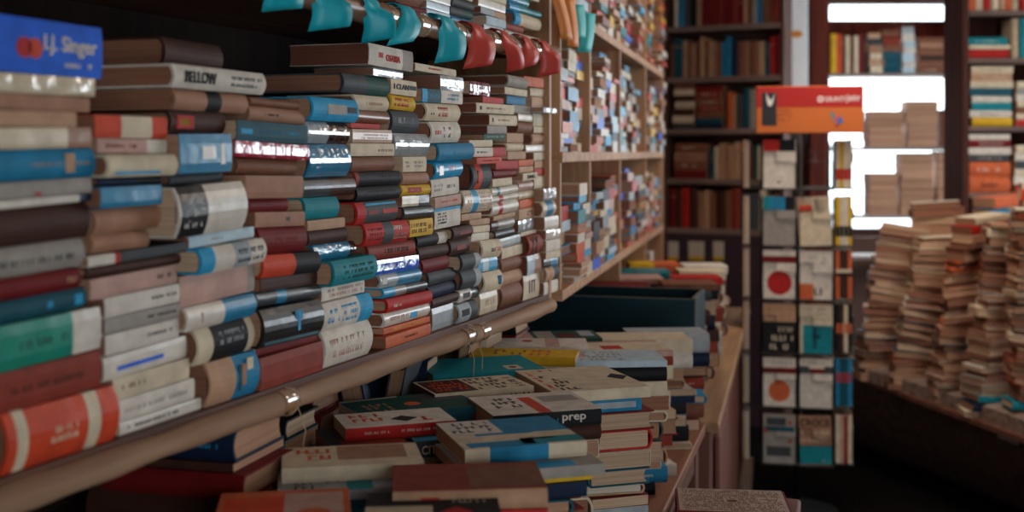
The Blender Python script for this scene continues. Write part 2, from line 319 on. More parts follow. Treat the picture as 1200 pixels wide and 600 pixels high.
# ------------------------------------------------------------------ the long book wall
P0 = Vector((-.825, 1.0)); P1 = Vector((-.655, 2.70)); U = (P1-P0).normalized(); NO = Vector((U.y, -U.x))
ZS = 1.17; ZU = 1.746                                   # lower and upper shelf surfaces
UANG = math.atan2(U.y, U.x)
def hit(px, off=0, A=None, u=None, n=None):             # where the sight line through px meets the front plane: (along, view distance)
    A = A or P0; u = u or U; n = n or NO
    b = A + n*off; d = cr*((px-600)/F) + cf
    det = d.x*(-u.y) - d.y*(-u.x); t = (b.x*(-u.y) - b.y*(-u.x))/det; s = (d.x*b.y - d.y*b.x)/det
    return s, t
K = dict
def tt(c, a=.15, b=.85, z0=.25, z1=.75, r=1): return '%s/%g/%g/%g/%g/%d' % (c, a, b, z0, z1, r)
STACKS = [
 ('the stack under the thick blue book', [
  (6, -60, 120, 'blue', K(h=0, g=0, t='red/.40/.50/.2/.72/-1;ored/.47/.57/.2/.72/-1;'+tt('white', .72, .92, .14, .28), x=[('I.J. Singer', 'white', .58, .95, .36, .74)])),
  (78, -55, 112, 'cream', K(g=2, p='white')), (104, -50, 105, 'kraft', K(h=0, p='brown')), (125, -45, 90, 'tan', K(p='tan')),
  (146, -50, 108, 'cream:.8,kraft', K(g=1)), (174, -50, 112, 'steel', K(h=1, t='tan/.76/.83/.2/.85/0;'+tt('tan', .5, .74, .42, .58)+';'+tt('tan', .84, .96, .42, .58))),
  (214, -50, 107, 'grey', K(t='red/.55/.6/.1/.3/0')), (236, -50, 107, 'white:.9,navy', K(g=1)), (247, -50, 107, 'dbrown', K(h=1)),
  (295, -50, 100, 'grey', K(t=tt('dgrey', .2, .9, .3, .6))), (334, -55, 95, 'dred', K(h=1, t=tt('tan', .88, .96, .3, .7))),
  (362, -55, 102, 'dteal', K(h=1, t='cyan/.9/.96/.25/.75/0;cyan/.68/.72/.35/.65/0')), (391, -55, 120, 'green:.78,white', K(g=1, t=tt('dgreen', .4, .74, .35, .62), h=0)),
  (446, -40, 118, 'rbrown', K(t=tt('dbrown', .3, .85, .35, .6), h=0)),
  (486, 12, 140, 'ored:.08,cream:.17,ored:.70,cream:.82,ored', K(h=1, g=1, off=.012, t=tt('cream', .36, .6, .3, .62, 2)))]),
 ('the stack topped by an orange-banded spine', [
  (133, 112, 196, 'ored:.35,cream:.78,ored', K(h=0, off=.0)), (161, 114, 195, 'pink:.7,white', K(h=0, t=tt('dred', .1, .6, .3, .7))),
  (180, 112, 209, 'cream', K(h=1, t='cyan/.1/.75/.12/.3/0', off=.015)), (208, 108, 190, 'navy:.6,black', K(h=1)), (219, 106, 190, 'steel', K(g=1, h=0, off=.01)),
  (244, 108, 189, 'kraft', K(h=1)), (276, 105, 174, 'kraft', K(h=1)), (298, 104, 219, 'white:.25,red:.3,dgrey', K(h=0)), (312, 100, 212, 'dbrown', K(h=1)),
  (326, 100, 208, 'pink', K(h=0, t=tt('dbrown', .75, .95, .35, .7))), (350, 106, 211, 'white', K(h=0, t=tt('black', .6, .95, .4, .65))),
  (375, 106, 211, 'grey', K(h=0, t=tt('black', .55, .95, .4, .68))), (395, 106, 210, 'white', K(h=0, t=tt('black', .55, .9, .4, .68))),
  (418, 118, 219, 'white', K(g=1, h=0, t='blue/.15/.7/.3/.5/0')), (446, 120, 222, 'cream', K(h=0, t=tt('dbrown', .1, .4, .35, .68))),
  (470, 133, 228, 'white', K(h=0, t=tt('grey', .1, .9, .3, .6))), (495, 140, 236, 'white', K(h=0, g=1, t=tt('black', .05, .7, .3, .65)))]),
 ('the stack of the big black and white spine', [
  (42, 192, 262, 'dbrown', K(h=1, off=-.05, p='brown', W=.17)),
  (73, 205, 312, 'white', K(h=1, p='brown', W=.16, off=.01, t=tt('dgrey', .58, .95, .5, .75)+';'+tt('dgrey', .58, .9, .22, .45), x=[('BELLOW', 'black', .1, .42, .25, .75)])),
  (103, 205, 291, 'kraft:.42,black:.62,kraft', K(h=1, p='brown', W=.16)), (128, 196, 265, 'dbrown', K(h=1, t='red/.1/.4/.2/.8/0;yellow/.16/.34/.35/.65/0')),
  (155, 206, 272, 'steel', K(h=0, g=1, off=.015, t='white/.42/.68/.35/.68/0;white/.78/.86/.2/.75/0')), (203, 194, 262, 'dgrey', K(h=1)),
  (217, 198, 291, 'white:.02,black:.40,white', K(h=1, g=1, off=.025, p='cream', t=tt('grey', .08, .36, .15, .8, 3))),
  (276, 206, 298, 'lblue', K(h=0, t=tt('grey', .3, .5, .35, .6))), (292, 217, 313, 'cyan:.2,white:.5,silver:.75,white', K(h=1, off=.02, t=tt('dgrey', .55, .95, .15, .8, 2))),
  (322, 210, 298, 'pink:.9,grey', K(h=0)), (362, 208, 301, 'white:.52,steel', K(h=1, g=1, off=.01, t=tt('kraft', .14, .2, .2, .8))),
  (390, 217, 299, 'cream:.25,black:.88,cream', K(h=1, off=.01, t=tt('silver', .35, .8, .4, .85, 2))),
  (432, 225, 305, 'tan:.5,steel', K(h=1, off=.012, t='kraft/.62/.7/.3/.8/0;cream/.74/.86/.45/.9/0;dteal/.56/.6/.2/.8/0'))]),
 ('the stack below the dark teal spine', [
  (111, 266, 352, 'brown', K(h=1)), (122, 265, 358, 'kraft', K(h=1, t=tt('dbrown', .25, .5, .35, .6))),
  (141, 277, 361, 'dteal', K(h=0, t='cyan/.05/.2/.35/.6/0;'+tt('steel', .3, .62, .4, .55)+';'+tt('cyan', .68, .9, .38, .6), off=.01)),
  (166, 276, 362, 'crim', K(h=0, g=2, off=.012)), (186, 280, 348, 'brown', K(h=1)), (206, 288, 355, 'kraft', K(h=0, off=.02)), (233, 291, 336, 'dred', K(h=1)),
  (250, 298, 357, 'kraft', K(h=0, t=tt('dteal', .6, .7, .3, .7))), (268, 305, 360, 'dred', K(h=1, t=tt('rbrown', .3, .8, .4, .65))),
  (303, 300, 376, 'ored:.55,black', K(h=1, off=.012)), (328, 304, 372, 'dbrown', K(h=0)), (345, 301, 376, 'dgrey:.3,steel:.45,dgrey', K(h=1, g=1)),
  (365, 310, 380, 'black', K(h=1, g=1, off=.02, p='tan', t='steel/.5/.62/.45/.85/0;cyan/.54/.58/.3/.8/0;dteal/.04/.95/.06/.2/0')),
  (408, 302, 370, 'dred', K(h=0)), (420, 305, 379, 'rbrown', K(h=0, off=.01))]),
 ('the stack below the sky blue spine', [
  (111, 357, 421, 'cyan', K(h=1, p='tan', off=.01, t='grey/.3/.72/.3/.72/0;black/.74/.95/.4/.65/0')),
  (141, 360, 410, 'silver:.5,dbrown', K(h=1, g=2)), (168, 360, 412, 'steel', K(h=1, g=2, off=.01)), (208, 357, 417, 'dgrey:.5,dbrown', K(h=1, g=1)),
  (232, 357, 397, 'teal', K(h=1)), (258, 362, 404, 'tan', K(h=0)), (271, 362, 408, 'dbrown', K(h=1)), (288, 366, 417, 'steel:.85,dbrown', K(h=1, g=2)),
  (309, 376, 443, 'teal', K(h=1, off=.02, t=tt('dgreen', .2, .9, .2, .8, 3))), (337, 375, 427, 'white', K(h=0, t=tt('pink', .1, .95, .15, .85, 2))),
  (358, 372, 438, 'white:.72,cyan', K(h=1, off=.015, t=tt('cyan', .08, .3, .25, .8, 2)+';'+tt('cyan', .36, .66, .2, .85, 3))),
  (391, 375, 437, 'white', K(h=1, off=.012, t=tt('pink', .1, .8, .2, .8, 2)))]),
 ('the stack with the blue-lettered glossy spine', [
  (84, 402, 457, 'dgrey:.5,dgreen', K(h=1, W=.17, p='brown')), (108, 402, 456, 'cream', K(h=1, W=.17, p='brown', t=tt('tan', .3, .8, .3, .6))),
  (128, 418, 457, 'brown', K(h=1, g=1)), (143, 410, 440, 'red', K(h=0)), (150, 411, 460, 'tan', K(h=0, g=1, t=tt('kraft', .2, .9, .25, .7, 2))), (167, 411, 462, 'cream', K(h=0, t=tt('kraft', .6, .95, .3, .6))),
  (183, 413, 463, 'brown', K(h=1)), (201, 416, 470, 'rbrown:.08,black', K(h=1, t=tt('dgrey', .5, .95, .25, .75, 2))), (219, 416, 470, 'black', K(h=1, t=tt('dgrey', .2, .9, .25, .75, 2))),
  (237, 418, 467, 'red:.2,dgrey', K(h=1, off=.012, t='cyan/.22/.98/.78/.92/0;red/.6/.98/.4/.6/0;rbrown/.25/.5/.4/.6/0')),
  (263, 425, 481, 'red:.4,dgrey:.62,red', K(h=1, off=.014, t=tt('white', .62, .85, .5, .85, 1)+';'+tt('grey', .62, .95, .15, .45, 2)+';'+tt('dred', .04, .4, .2, .8, 3))),
  (289, 422, 487, 'rbrown', K(h=1, t=tt('dbrown', .3, .9, .3, .7))), (306, 441, 491, 'blue', K(h=0, g=2, t=tt('white', .15, .75, .3, .65))),
  (323, 445, 495, 'silver:.4,steel', K(h=1, g=1, t='white/.04/.14/.3/.75/0')), (339, 450, 501, 'cyan:.25,grey:.5,dgrey', K(h=1, g=1)),
  (352, 455, 507, 'red', K(h=1, off=.01, t=tt('white', .1, .3, .3, .6))), (368, 449, 505, 'white', K(h=1, g=1, t='cyan/.55/.7/.2/.6/0;'+tt('pink', .1, .5, .3, .7))),
  (385, 451, 503, 'orange', K(h=0, t=tt('yellow', .2, .9, .3, .7))), (395, 452, 505, 'orange', K(h=0, off=.01, t=tt('dbrown', .4, .7, .35, .65)))]),
 ('the stack with the yellow black-lettered spine', [
  (50, 433, 484, 'white:.75,grey', K(h=0, W=.15, p='dark', off=.01, t='red/.2/.3/.4/.65/0', x=[('OSARIA', 'red', .36, .68, .3, .62)])), (78, 438, 472, 'silver', K(h=0, g=2)),
  (91, 457, 487, 'cream', K(h=0, t='black/.7/.98/.4/.68/0', x=[('I CLAN', 'dgrey', .1, .66, .35, .7)])), (110, 456, 487, 'yellow', K(h=1, t=tt('red', .1, .75, .2, .85, 2))),
  (128, 458, 491, 'dgrey', K(h=1, t=tt('silver', .2, .75, .35, .75, 1))), (155, 461, 504, 'silver', K(h=1, g=2)), (183, 463, 500, 'cream', K(h=0, t=tt('grey', .1, .3, .25, .75, 2)+';'+tt('grey', .45, .85, .25, .75, 2))),
  (202, 468, 503, 'kraft', K(h=1)), (217, 470, 505, 'yellow', K(h=1, t='red/.2/.65/.25/.75/0;'+tt('cream', .22, .62, .3, .7))), (230, 466, 503, 'cream:.6,dgrey', K(h=0, g=1)),
  (243, 470, 508, 'dgrey', K(h=1, g=1)), (258, 478, 505, 'yellow', K(h=0, off=.01, t=tt('dbrown', .05, .7, .15, .85, 2)+';'+tt('dred', .78, .95, .3, .7))),
  (277, 482, 498, 'black:.7,white', K(h=1, L=.16)), (292, 482, 496, 'dbrown', K(h=1, L=.16)), (307, 484, 497, 'dred', K(h=1, L=.16)), (322, 492, 502, 'dgrey', K(h=1, L=.16)),
  (338, 494, 506, 'navy', K(h=1, L=.16)), (352, 500, 512, 'dbrown', K(h=1, L=.15)), (362, 505, 524, 'silver', K(h=0, g=1))]),
 ('the stack with two white red-lettered spines', [
  (73, 486, 535, 'cream', K(h=0, t=tt('red', .3, .62, .35, .75))), (87, 517, 543, 'silver', K(h=0, g=2, W=.16)), (102, 496, 542, 'cyan:.12,dteal:.45,white', K(h=0, t=tt('cyan', .15, .42, .35, .65)+';'+tt('steel', .6, .9, .2, .8, 2))),
  (119, 500, 540, 'cream', K(h=1, p='brown', t=tt('red', .32, .62, .2, .85, 2)+';'+tt('dgrey', .1, .26, .3, .5))), (141, 507, 540, 'white', K(h=1, p='brown', t=tt('ored', .1, .35, .35, .65)+';'+tt('dbrown', .4, .65, .2, .8, 2))),
  (167, 516, 556, 'steel', K(h=1, off=.012, t=tt('cyan', .1, .5, .3, .6))), (188, 511, 543, 'cyan', K(h=1, g=1, t='white/.1/.25/.2/.75/0;'+tt('red', .45, .75, .35, .75))),
  (209, 505, 538, 'white', K(h=0, t=tt('grey', .08, .4, .25, .75, 2)+';'+tt('dgrey', .45, .85, .35, .65))), (230, 508, 541, 'pink', K(h=0, t=tt('orange', .2, .85, .35, .65))),
  (244, 506, 540, 'white', K(h=0, t='cyan/0/1/.86/1/0;'+tt('dgrey', .1, .45, .2, .8, 4))), (270, 506, 543, 'dbrown', K(h=1, off=.01, t='rbrown/.3/.9/.35/.6/0')), (285, 504, 541, 'dbrown', K(h=1, t='rbrown/.3/.8/.3/.6/0')),
  (307, 503, 543, 'dgrey:.72,silver', K(h=1, off=.012)), (327, 505, 543, 'dgrey:.72,silver', K(h=1, off=.01)), (347, 513, 545, 'white:.6,dgrey', K(h=1, g=1, t='black/.15/.5/.3/.7/0')),
  (364, 517, 550, 'silver:.6,dgrey', K(h=1, off=.01, t='black/.1/.5/.35/.7/0'))]),
 ('the stack of the red-striped grey spine', [
  (94, 551, 573, 'purple', K(h=0, g=2, W=.16)), (112, 566, 590, 'red', K(h=0, W=.16, p='brown')), (119, 560, 602, 'cream', K(h=0, W=.17, p='dark', t='black/.08/.13/.3/.7/0;'+tt('kraft', .25, .75, .35, .65), off=.01)),
  (133, 574, 606, 'cream', K(h=0, p='dark', W=.17, t='black/.08/.13/.3/.7/0;'+tt('kraft', .25, .7, .35, .65))), (146, 572, 592, 'grey', K(h=0, W=.16, p='dark')), (156, 568, 592, 'dgreen', K(h=0, t=tt('mint', .1, .9, .3, .75))),
  (163, 548, 577, 'cream', K(h=0)), (172, 555, 592, 'white:.6,red', K(h=0, t=tt('dgrey', .1, .45, .35, .65))), (184, 545, 588, 'ored', K(h=0, off=.015, t=tt('dred', .2, .9, .35, .65))),
  (192, 554, 576, 'dgrey:.2,ored:.5,dgrey', K(h=1, p='dark', t=tt('dred', .22, .48, .1, .9, 1))), (223, 546, 577, 'cream:.3,cyan:.5,cream', K(h=1, g=1, t=tt('kraft', .05, .28, .1, .9, 3)+';'+tt('kraft', .55, .95, .1, .9, 5))),
  (251, 540, 560, 'tan', K(h=0)), (259, 541, 574, 'tan', K(h=0)), (267, 541, 574, 'cream', K(h=0)), (276, 541, 560, 'white', K(h=0)),
  (285, 553, 588, 'cream', K(h=1, off=.015, t=tt('black', .4, .62, .3, .6)+';'+tt('ored', .64, .95, .3, .65), p='tan')), (306, 551, 583, 'cyan:.25,lblue:.55,cyan', K(h=0, g=1, p='brown')),
  (324, 553, 586, 'cream', K(h=1, off=.012, p='tan', x=[('W7', 'steel', .72, .9, .3, .75)])), (348, 550, 575, 'cream', K(h=0, g=1, t=tt('kraft', .2, .8, .3, .7)))]),
 ('the stack of red-marked white spines', [
  (188, 577, 591, 'red', K(h=0, L=.15)), (199, 577, 590, 'dred', K(h=1, L=.15)), (209, 577, 600, 'cream', K(h=0)), (219, 577, 597, 'white:.2,teal:.3,white', K(h=1, g=1, L=.15)),
  (229, 578, 596, 'white:.25,red:.4,white', K(h=1, g=1, L=.15)), (237, 578, 596, 'white:.25,red:.4,white', K(h=1, g=1, L=.15)), (252, 578, 587, 'tan', K(h=0, L=.13)), (258, 577, 591, 'dbrown:.3,grey', K(h=1, g=1, L=.13)),
  (271, 577, 592, 'dgrey', K(h=1, L=.13, g=1)), (279, 585, 597, 'silver', K(h=0, L=.13, g=1)), (290, 589, 594, 'cream', K(h=0, L=.12)), (303, 589, 594, 'brown', K(h=1, L=.12)), (320, 589, 594, 'tan', K(h=1, L=.12)), (336, 589, 594, 'brown', K(h=1, L=.12))]),
 ('the stack with the reddish ribbed spine', [
  (87, 597, 619, 'grey', K(h=1, W=.18, p='dark', off=.02)), (101, 592, 618, 'cream', K(h=0, p='brown', off=.01)), (111, 594, 616, 'steel', K(h=0)), (122, 602, 619, 'grey', K(h=0, W=.16, p='dark')), (132, 602, 620, 'cream', K(h=0, W=.16, g=1)),
  (141, 600, 616, 'brown', K(h=1, p='dark', W=.17)), (155, 593, 608, 'tan', K(h=0)), (167, 594, 612, 'cream', K(h=1)), (177, 596, 612, 'tan', K(h=0)), (187, 592, 613, 'orange', K(h=0)), (195, 597, 617, 'tan', K(h=0)),
  (203, 601, 622, 'cream', K(h=0, off=.01, x=[('DAG', 'black', .3, .8, .25, .75)])), (212, 600, 621, 'pink', K(h=1, g=1)), (225, 598, 621, 'cream', K(h=1, g=1)), (235, 599, 618, 'orange', K(h=0)), (245, 604, 621, 'tan', K(h=0, t=tt('brown', .5, .9, .25, .75, 2))),
  (258, 607, 626, 'silver', K(h=0, g=2, p='dark', W=.16)), (272, 608, 625, 'cream', K(h=0)), (279, 607, 632, 'rbrown', K(h=1, W=.18, p='dark', off=.015, t='dbrown/.25/.31/.02/.98/0;dbrown/.5/.56/.02/.98/0')),
  (301, 613, 632, 'lblue:.5,kraft', K(h=0, W=.2, p='dark', g=1, off=.01)), (323, 614, 632, 'cream', K(h=0, W=.2, p='dark', t=tt('dbrown', .3, .7, .1, .9, 1), g=1))]),
 ('the stack leaning at the wooden upright', [
  (88, 615, 637, 'orange', K(h=0, off=.01)), (102, 622, 640, 'cream', K(h=0)), (112, 624, 640, 'tan', K(h=0)), (123, 622, 645, 'lblue:.85,teal', K(h=0, g=2, off=.03)), (132, 625, 641, 'cream', K(h=0)), (147, 618, 640, 'cream', K(h=0, p='dark')),
  (155, 614, 631, 'tan', K(h=1, p='dark')), (169, 612, 638, 'white', K(h=0, g=1)), (178, 612, 635, 'cream', K(h=0)), (188, 626, 640, 'tan', K(h=0)), (197, 625, 640, 'red', K(h=0)), (206, 626, 640, 'cream', K(h=0)), (222, 622, 646, 'silver', K(h=0, g=2, off=.02)),
  (237, 627, 645, 'cream:.3,steel:.8,cream', K(h=1, g=1, off=.02)), (256, 627, 648, 'white', K(h=0, g=1, off=.02)), (272, 629, 647, 'white', K(h=0, g=2, off=.02)), (284, 630, 647, 'white', K(h=0, off=.02)), (298, 631, 646, 'cream', K(h=0, off=.02)),
  (306, 632, 644, 'black:.5,steel', K(h=0, g=1, off=.015)), (316, 632, 642, 'tan:.6,dgrey', K(h=1, off=.015)), (333, 632, 640, 'white', K(h=0, off=.01))]),
]
def wall_stack(phrase, specs, zbase, group, placed, seq='down', yb=None, offs=0):
    zt = []
    for (y, xc, xr, c, o) in specs:
        s, t = hit(xc, o.get('off', 0)+offs); zt.append(CZ-(y-HOR)/F*t)
    for i in range(len(zt)-2, -1, -1): zt[i] = max(zt[i], zt[i+1]+.0085)
    zt.append(zbase)
    lo = zt[-2]
    if lo < zbase+.012:                                 # squeeze so that the lowest book keeps its thickness
        top = zt[0]; k = (top-zbase-.016)/max(.001, top-lo)
        for i in range(len(zt)-1): zt[i] = top-(top-zt[i])*k
    mine = []; tl = R.uniform(-.01, .01)
    for i, (y, xc, xr, c, o) in enumerate(specs):
        tl = max(-.035, min(.035, tl + R.uniform(-.013, .013)))
        off = o.get('off', 0)+offs
        s0, _ = hit(xc, off); s1, _ = hit(xr, off)
        L = o.get('L') or max(.105, s1-s0); T = zt[i]-zt[i+1]
        e = max([q[1] for q in placed if q[2] < zt[i]-.001 and q[3] > zt[i+1]+.001], default=-9)+.005
        if s0 < e:
            end = max(s0+L, e+.095); s0 = e; L = end-s0
        L = min(L, .29)
        W = o.get('W') or R.uniform(.115, .145); W = min(W, max(.11, L*1.05))
        mine.append((s0, s0+L, zt[i+1], zt[i]))
        p = P0 + U*(s0+L/2) + NO*(off-W/2); a = UANG + (math.radians(R.uniform(-1.3, 1.3)))
        kind = 'hardback' if o.get('h', T > .03) else 'paperback'
        ad = 'glossy ' if o.get('g') == 2 else ''
        book('%s%s %s, %s %s %s' % (ad, colour_words(c), kind, ORD[i], seq, phrase), flat(p.x, p.y, zt[i+1], a, tl*min(1, (len(specs)-1-i)/3)), L, W, T-.0012, c, bool(o.get('h', T > .03)), o.get('g', 0),
             o.get('p') or R.choice(['tan', 'brown', 'cream', 'brown']), o.get('t'), None, group, o.get('x'))
    placed += mine
PL = []
for ph, sp in STACKS: wall_stack(ph, sp, ZS, 'books stacked spine out on the long wall shelf', PL)
UPPER = [
 ('the dark upper stack beside pale spines', [(-60, 466, 488, 'dbrown', K(h=1)), (-30, 468, 490, 'brown', K(h=1)), (2, 470, 488, 'dred', K(h=1))]),
 ('the upper stack beside the blue ribbon', [(-25, 492, 530, 'lblue', K(h=0, g=1)), (-13, 491, 528, 'white', K(h=0, g=1)), (-3, 492, 527, 'lblue', K(h=0, g=1)), (7, 492, 527, 'lblue', K(h=0, g=1))]),
 ('the upper stack of mottled grey spines', [(-35, 530, 562, 'teal', K(h=1)), (-18, 528, 553, 'cream', K(h=0)), (-4, 527, 556, 'dgrey', K(h=1)), (8, 528, 554, 'dgrey:.6,dgreen', K(h=1)), (21, 530, 555, 'steel', K(h=1, g=1))]),
 ('the upper stack over the first red ribbons', [(-28, 560, 592, 'tan', K(h=0)), (-14, 562, 593, 'cream', K(h=0)), (-2, 562, 592, 'white', K(h=0, g=1)), (10, 563, 593, 'silver:.5,tan', K(h=0, p='dark')), (21, 571, 591, 'lblue', K(h=0)), (32, 568, 588, 'lblue', K(h=0, g=1))]),
 ('the upper stack nearest the wooden upright', [(-22, 597, 632, 'cream', K(h=0)), (-8, 597, 620, 'steel:.5,teal', K(h=1, g=1)), (4, 598, 635, 'cyan:.3,teal', K(h=1, g=1)), (15, 604, 635, 'cyan:.2,cream', K(h=1)), (28, 590, 614, 'rbrown', K(h=1)), (39, 593, 634, 'cream', K(h=1, t='lblue/.05/.45/.15/.8/0'))]),
]
PL2 = []
for ph, sp in UPPER: wall_stack(ph, sp, ZU, 'books on the shelf above the ribbons', PL2)
# ------------------------------------------------------------------ long wall shelf: boards, taped front poles, back boards
def wp(s, off, z): v = P0 + U*s + NO*off; return Vector((v.x, v.y, z))
S0, S1 = -.75, hit(640)[0]
shelf = empty('book_rack', wp(0, -.15, 0), 'long timber wall shelf with taped round front poles, crammed with stacked books', 'shelf')
shelf.rotation_euler = (0, 0, UANG)
Mw = (Matrix.Translation(wp(0, 0, 0)) @ Matrix.Rotation(UANG, 4, 'Z'))   # x along the wall, -y towards the aisle
Mi = shelf.matrix_basis.inverted() if False else (Matrix.Translation(wp(0, -.15, 0)) @ Matrix.Rotation(UANG, 4, 'Z')).inverted() @ Mw
W_DARK = wood_mat('dark_shelf_wood', '4d2f24', '6b4535', .6, axis=0)
W_POLE = wood_mat('taped_pole_wood', '7a5440', '9e755a', .34, axis=0)
W_POLE2 = wood_mat('worn_edge_pole_wood', '83604a', 'a88468', .7, axis=0)
W_LIGHT = wood_mat('bookcase_wood', '9c6f50', 'c39872', .5, axis=2)
W_LIGHTH = wood_mat('bookcase_shelf_wood', '9c6f50', 'c39872', .5, axis=1)
def wbox(name, s0, s1, o0, o1, z0, z1, mat, bevel=.002):
    b = MB(); b.box(s0, s1, -o0, -o1, z0, z1, M=Mi); return b.build(name, mat, shelf, bevel)
wbox('shelf_board', S0, S1-.012, .012, -.30, ZS-.024, ZS, W_DARK)
wbox('shelf_board', S0, S1-.012, -.003, -.30, ZU-.026, ZU, W_DARK)
wbox('back_panel', S0, S1, -.30, -.318, .3, 2.75, wood_mat('back_panel_wood', '1d1310', '2b1b15', .9, axis=2), 0)
wbox('upright', S1-.012, S1+.004, .012, -.298, ZS-.03, 2.75, W_LIGHT)
wbox('upright', S0-.02, S0, .012, -.298, .72, 2.75, W_LIGHT)
def pole(z, name, off, rad=.0195):
    b = MB(); n = 60; pts = []; rr = []; tp = lambda f: max(0, (f-.72)/.28)**1.3 if z < 1.5 else 0
    for i in range(n+1):
        s = S0 + (S1-.014-S0)*i/n; pts.append(tuple(Mi @ Vector((s, -(off+.004*math.sin(s*5)), z+.003*math.sin(s*3.1+1))))); rr.append(rad+.0012*math.sin(s*17)+.001*math.sin(s*41))
    b.tube(pts, rr, 14); return b.build(name, W_POLE if z > 1.5 else W_POLE2, shelf, smooth=True)
pole(ZS-.025, 'front_pole', .012, .0165); pole(ZU-.02, 'front_pole', .02)
# clear tape wound round the poles
TAPE = plain_mat('glossy_parcel_tape', 'a37d5c', .12, 0, .25, 60, 1)
for z, off, lst in ((ZU-.02, .02, [455, 475, 490, 532, 548, 572, 590, 606, 620, 633]), (ZS-.025, .012, [330, 545, 562])):
    for px in lst:
        s, _ = hit(px, off); b = MB(); pts = []
        for i in range(7):
            q = s-.02+.04*i/6; pts.append(tuple(Mi @ Vector((q, -(off+.004*math.sin(q*5)), z+.003*math.sin(q*3.1+1)))))
        b.tube(pts, [(.0218 if z > 1.5 else .0186)+.0005*math.sin(i*2.3+px) for i in range(7)], 14); b.build('tape_wrap', TAPE, shelf, smooth=True)
# knotted string on the lower pole
for px, dz in ((538, .07), (548, .10), (335, .03)):
    b = MB(); s, _ = hit(px, .012); c = Mi @ Vector((s, -.012, ZS-.025))
    b.tube([tuple(c + Vector((.002*math.sin(k*1.7), -.0205*math.cos(q), .0205*math.sin(q)))) for k, q in enumerate([i*math.pi/6 for i in range(13)])], .0012, 5)
    b.tube([tuple(c+Vector((.002, -.0205*math.cos(.4), .0205*math.sin(-.4)))), tuple(c+Vector((.004, -.03, -.04))), tuple(c+Vector((-.003, -.028, -.04-dz)))], .001, 5)
    b.build('string', plain_mat('string_fibre', 'b59a78', .9), shelf)
# ------------------------------------------------------------------ ribbons hung over the upper pole
RIB = {'teal': plain_mat('teal_crepe', '12b3c4', .45, 0, .12, 20), 'red': plain_mat('red_crepe', 'd4473c', .42, 0, .15, 20)}
def ribbon(px, wpx, ylow, col, label, twist, lean):
    s, t = hit(px, .02); r = .0245
    ln = max(.03, (ylow-HOR)/F*t*-1); zlow = CZ-(ylow-HOR)/F*t
    base = wp(s, .02+.004*math.sin(s*5), ZU-.02)
    root = empty('hanging_ribbon', base, label, 'ribbon', 'paper ribbons looped over the upper shelf pole', UANG)
    w = wpx; prof = []
    for k in range(7): q = math.radians(160-k*27); prof.append((-r*math.cos(q)*-1, r*math.sin(q)))   # over the pole
    prof = [(r*math.cos(math.radians(200-k*27)), r*math.sin(math.radians(200-k*27))) for k in range(8)]
    z0 = prof[-1][1]; drop = (base.z-zlow)
    for k in range(1, 9): f = k/8; prof.append((prof[7][0] + .012*math.sin(f*2.6) - .004*f, z0-(drop+z0)*f))
    V = []; Fc = []
    n = len(prof); ev = (-1, -.33, .33, 1)
    for i, (y, z) in enumerate(prof):
        f = max(0, (i-7)/8); a = -twist*min(1, f*4)
        for e in ev:
            x = e*w/2*math.cos(a) + lean*f; yy = -y + e*w/2*math.sin(a)
            V.append((x, yy, z + (e*.005 if i == n-1 else 0)))
    for i in range(n-1):
        for k in range(3): q = 4*i+k; Fc.append((q, q+1, q+5, q+4))
    o = fix_normals(mesh_obj('strip', V, Fc, RIB[col], root, None, True)); md = o.modifiers.new('paper', 'SOLIDIFY'); md.thickness = .0007; md.offset = 0
    return root
for px, w, yl, c, lb, tw, ln in [
  (303, .06, 12, 'teal', 'short blue-green paper ribbon above the dark teal spine', .5, .01), (366, .062, 35, 'teal', 'wide blue-green ribbon above the sky blue slanting spine', .7, .0),
  (423, .052, 48, 'teal', 'ragged blue-green ribbon hanging above the mottled grey spine', .9, .01), (468, .055, 55, 'teal', 'creased blue-green ribbon hanging in front of the red-lettered white book', .3, -.05),
  (514, .06, 73, 'teal', 'long blue-green ribbon nearest the red ones', .55, -.01), (549, .062, 80, 'red', 'broad red ribbon next to the long blue-green one', .6, -.02),
  (580, .045, 82, 'red', 'narrow red ribbon second from the blue-green ones', .55, .04), (605, .045, 80, 'red', 'slanting red ribbon third from the blue-green ones', .5, -.02), (627, .05, 89, 'red', 'curled red ribbon nearest the wooden upright', .8, .0)]:
    ribbon(px, w, yl, c, lb, tw, ln)
# ------------------------------------------------------------------ display table under the wall shelf
TZ = .78; RZ = .99
W_TAB = wood_mat('table_board_wood', '7d4f3a', 'a06c4f', .5, axis=1)
W_LEG = wood_mat('table_leg_wood', '5f3b30', '7a5040', .6, axis=2)
tab = empty('display_table', (-.7, 2, 0), 'low wooden table under the wall shelf covered with piles of books', 'table')
def tbox(parent, origin, name, x0, x1, y0, y1, z0, z1, mat, bevel=.003):
    b = MB(); b.box(x0-origin[0], x1-origin[0], y0-origin[1], y1-origin[1], z0-origin[2], z1-origin[2]); return b.build(name, mat, parent, bevel)
TO = (-.7, 2, 0)
tbox(tab, TO, 'tabletop', -1.10, -.335, .55, 3.19, TZ-.028, TZ, W_TAB)
tbox(tab, TO, 'apron', -.375, -.355, .62, 3.10, TZ-.11, TZ-.028, W_LEG)
tbox(tab, TO, 'riser_box', -1.08, -.552, .75, 3.15, TZ, RZ, wood_mat('riser_wood', '3a241d', '553629', .7, axis=1))
for x in (-1.06, -.405):
    for y in (.62, 3.10): tbox(tab, TO, 'leg', x, x+.055, y, y+.055, 0, TZ-.028, W_LEG)
COLS_P = ['white', 'white', 'cream', 'tan', 'cream', 'white', 'dred', 'brown', 'steel', 'dteal', 'navy', 'black', 'dgrey', 'silver', 'cream', 'dbrown', 'kraft', 'rbrown', 'grey', 'tan', 'kraft', 'white']
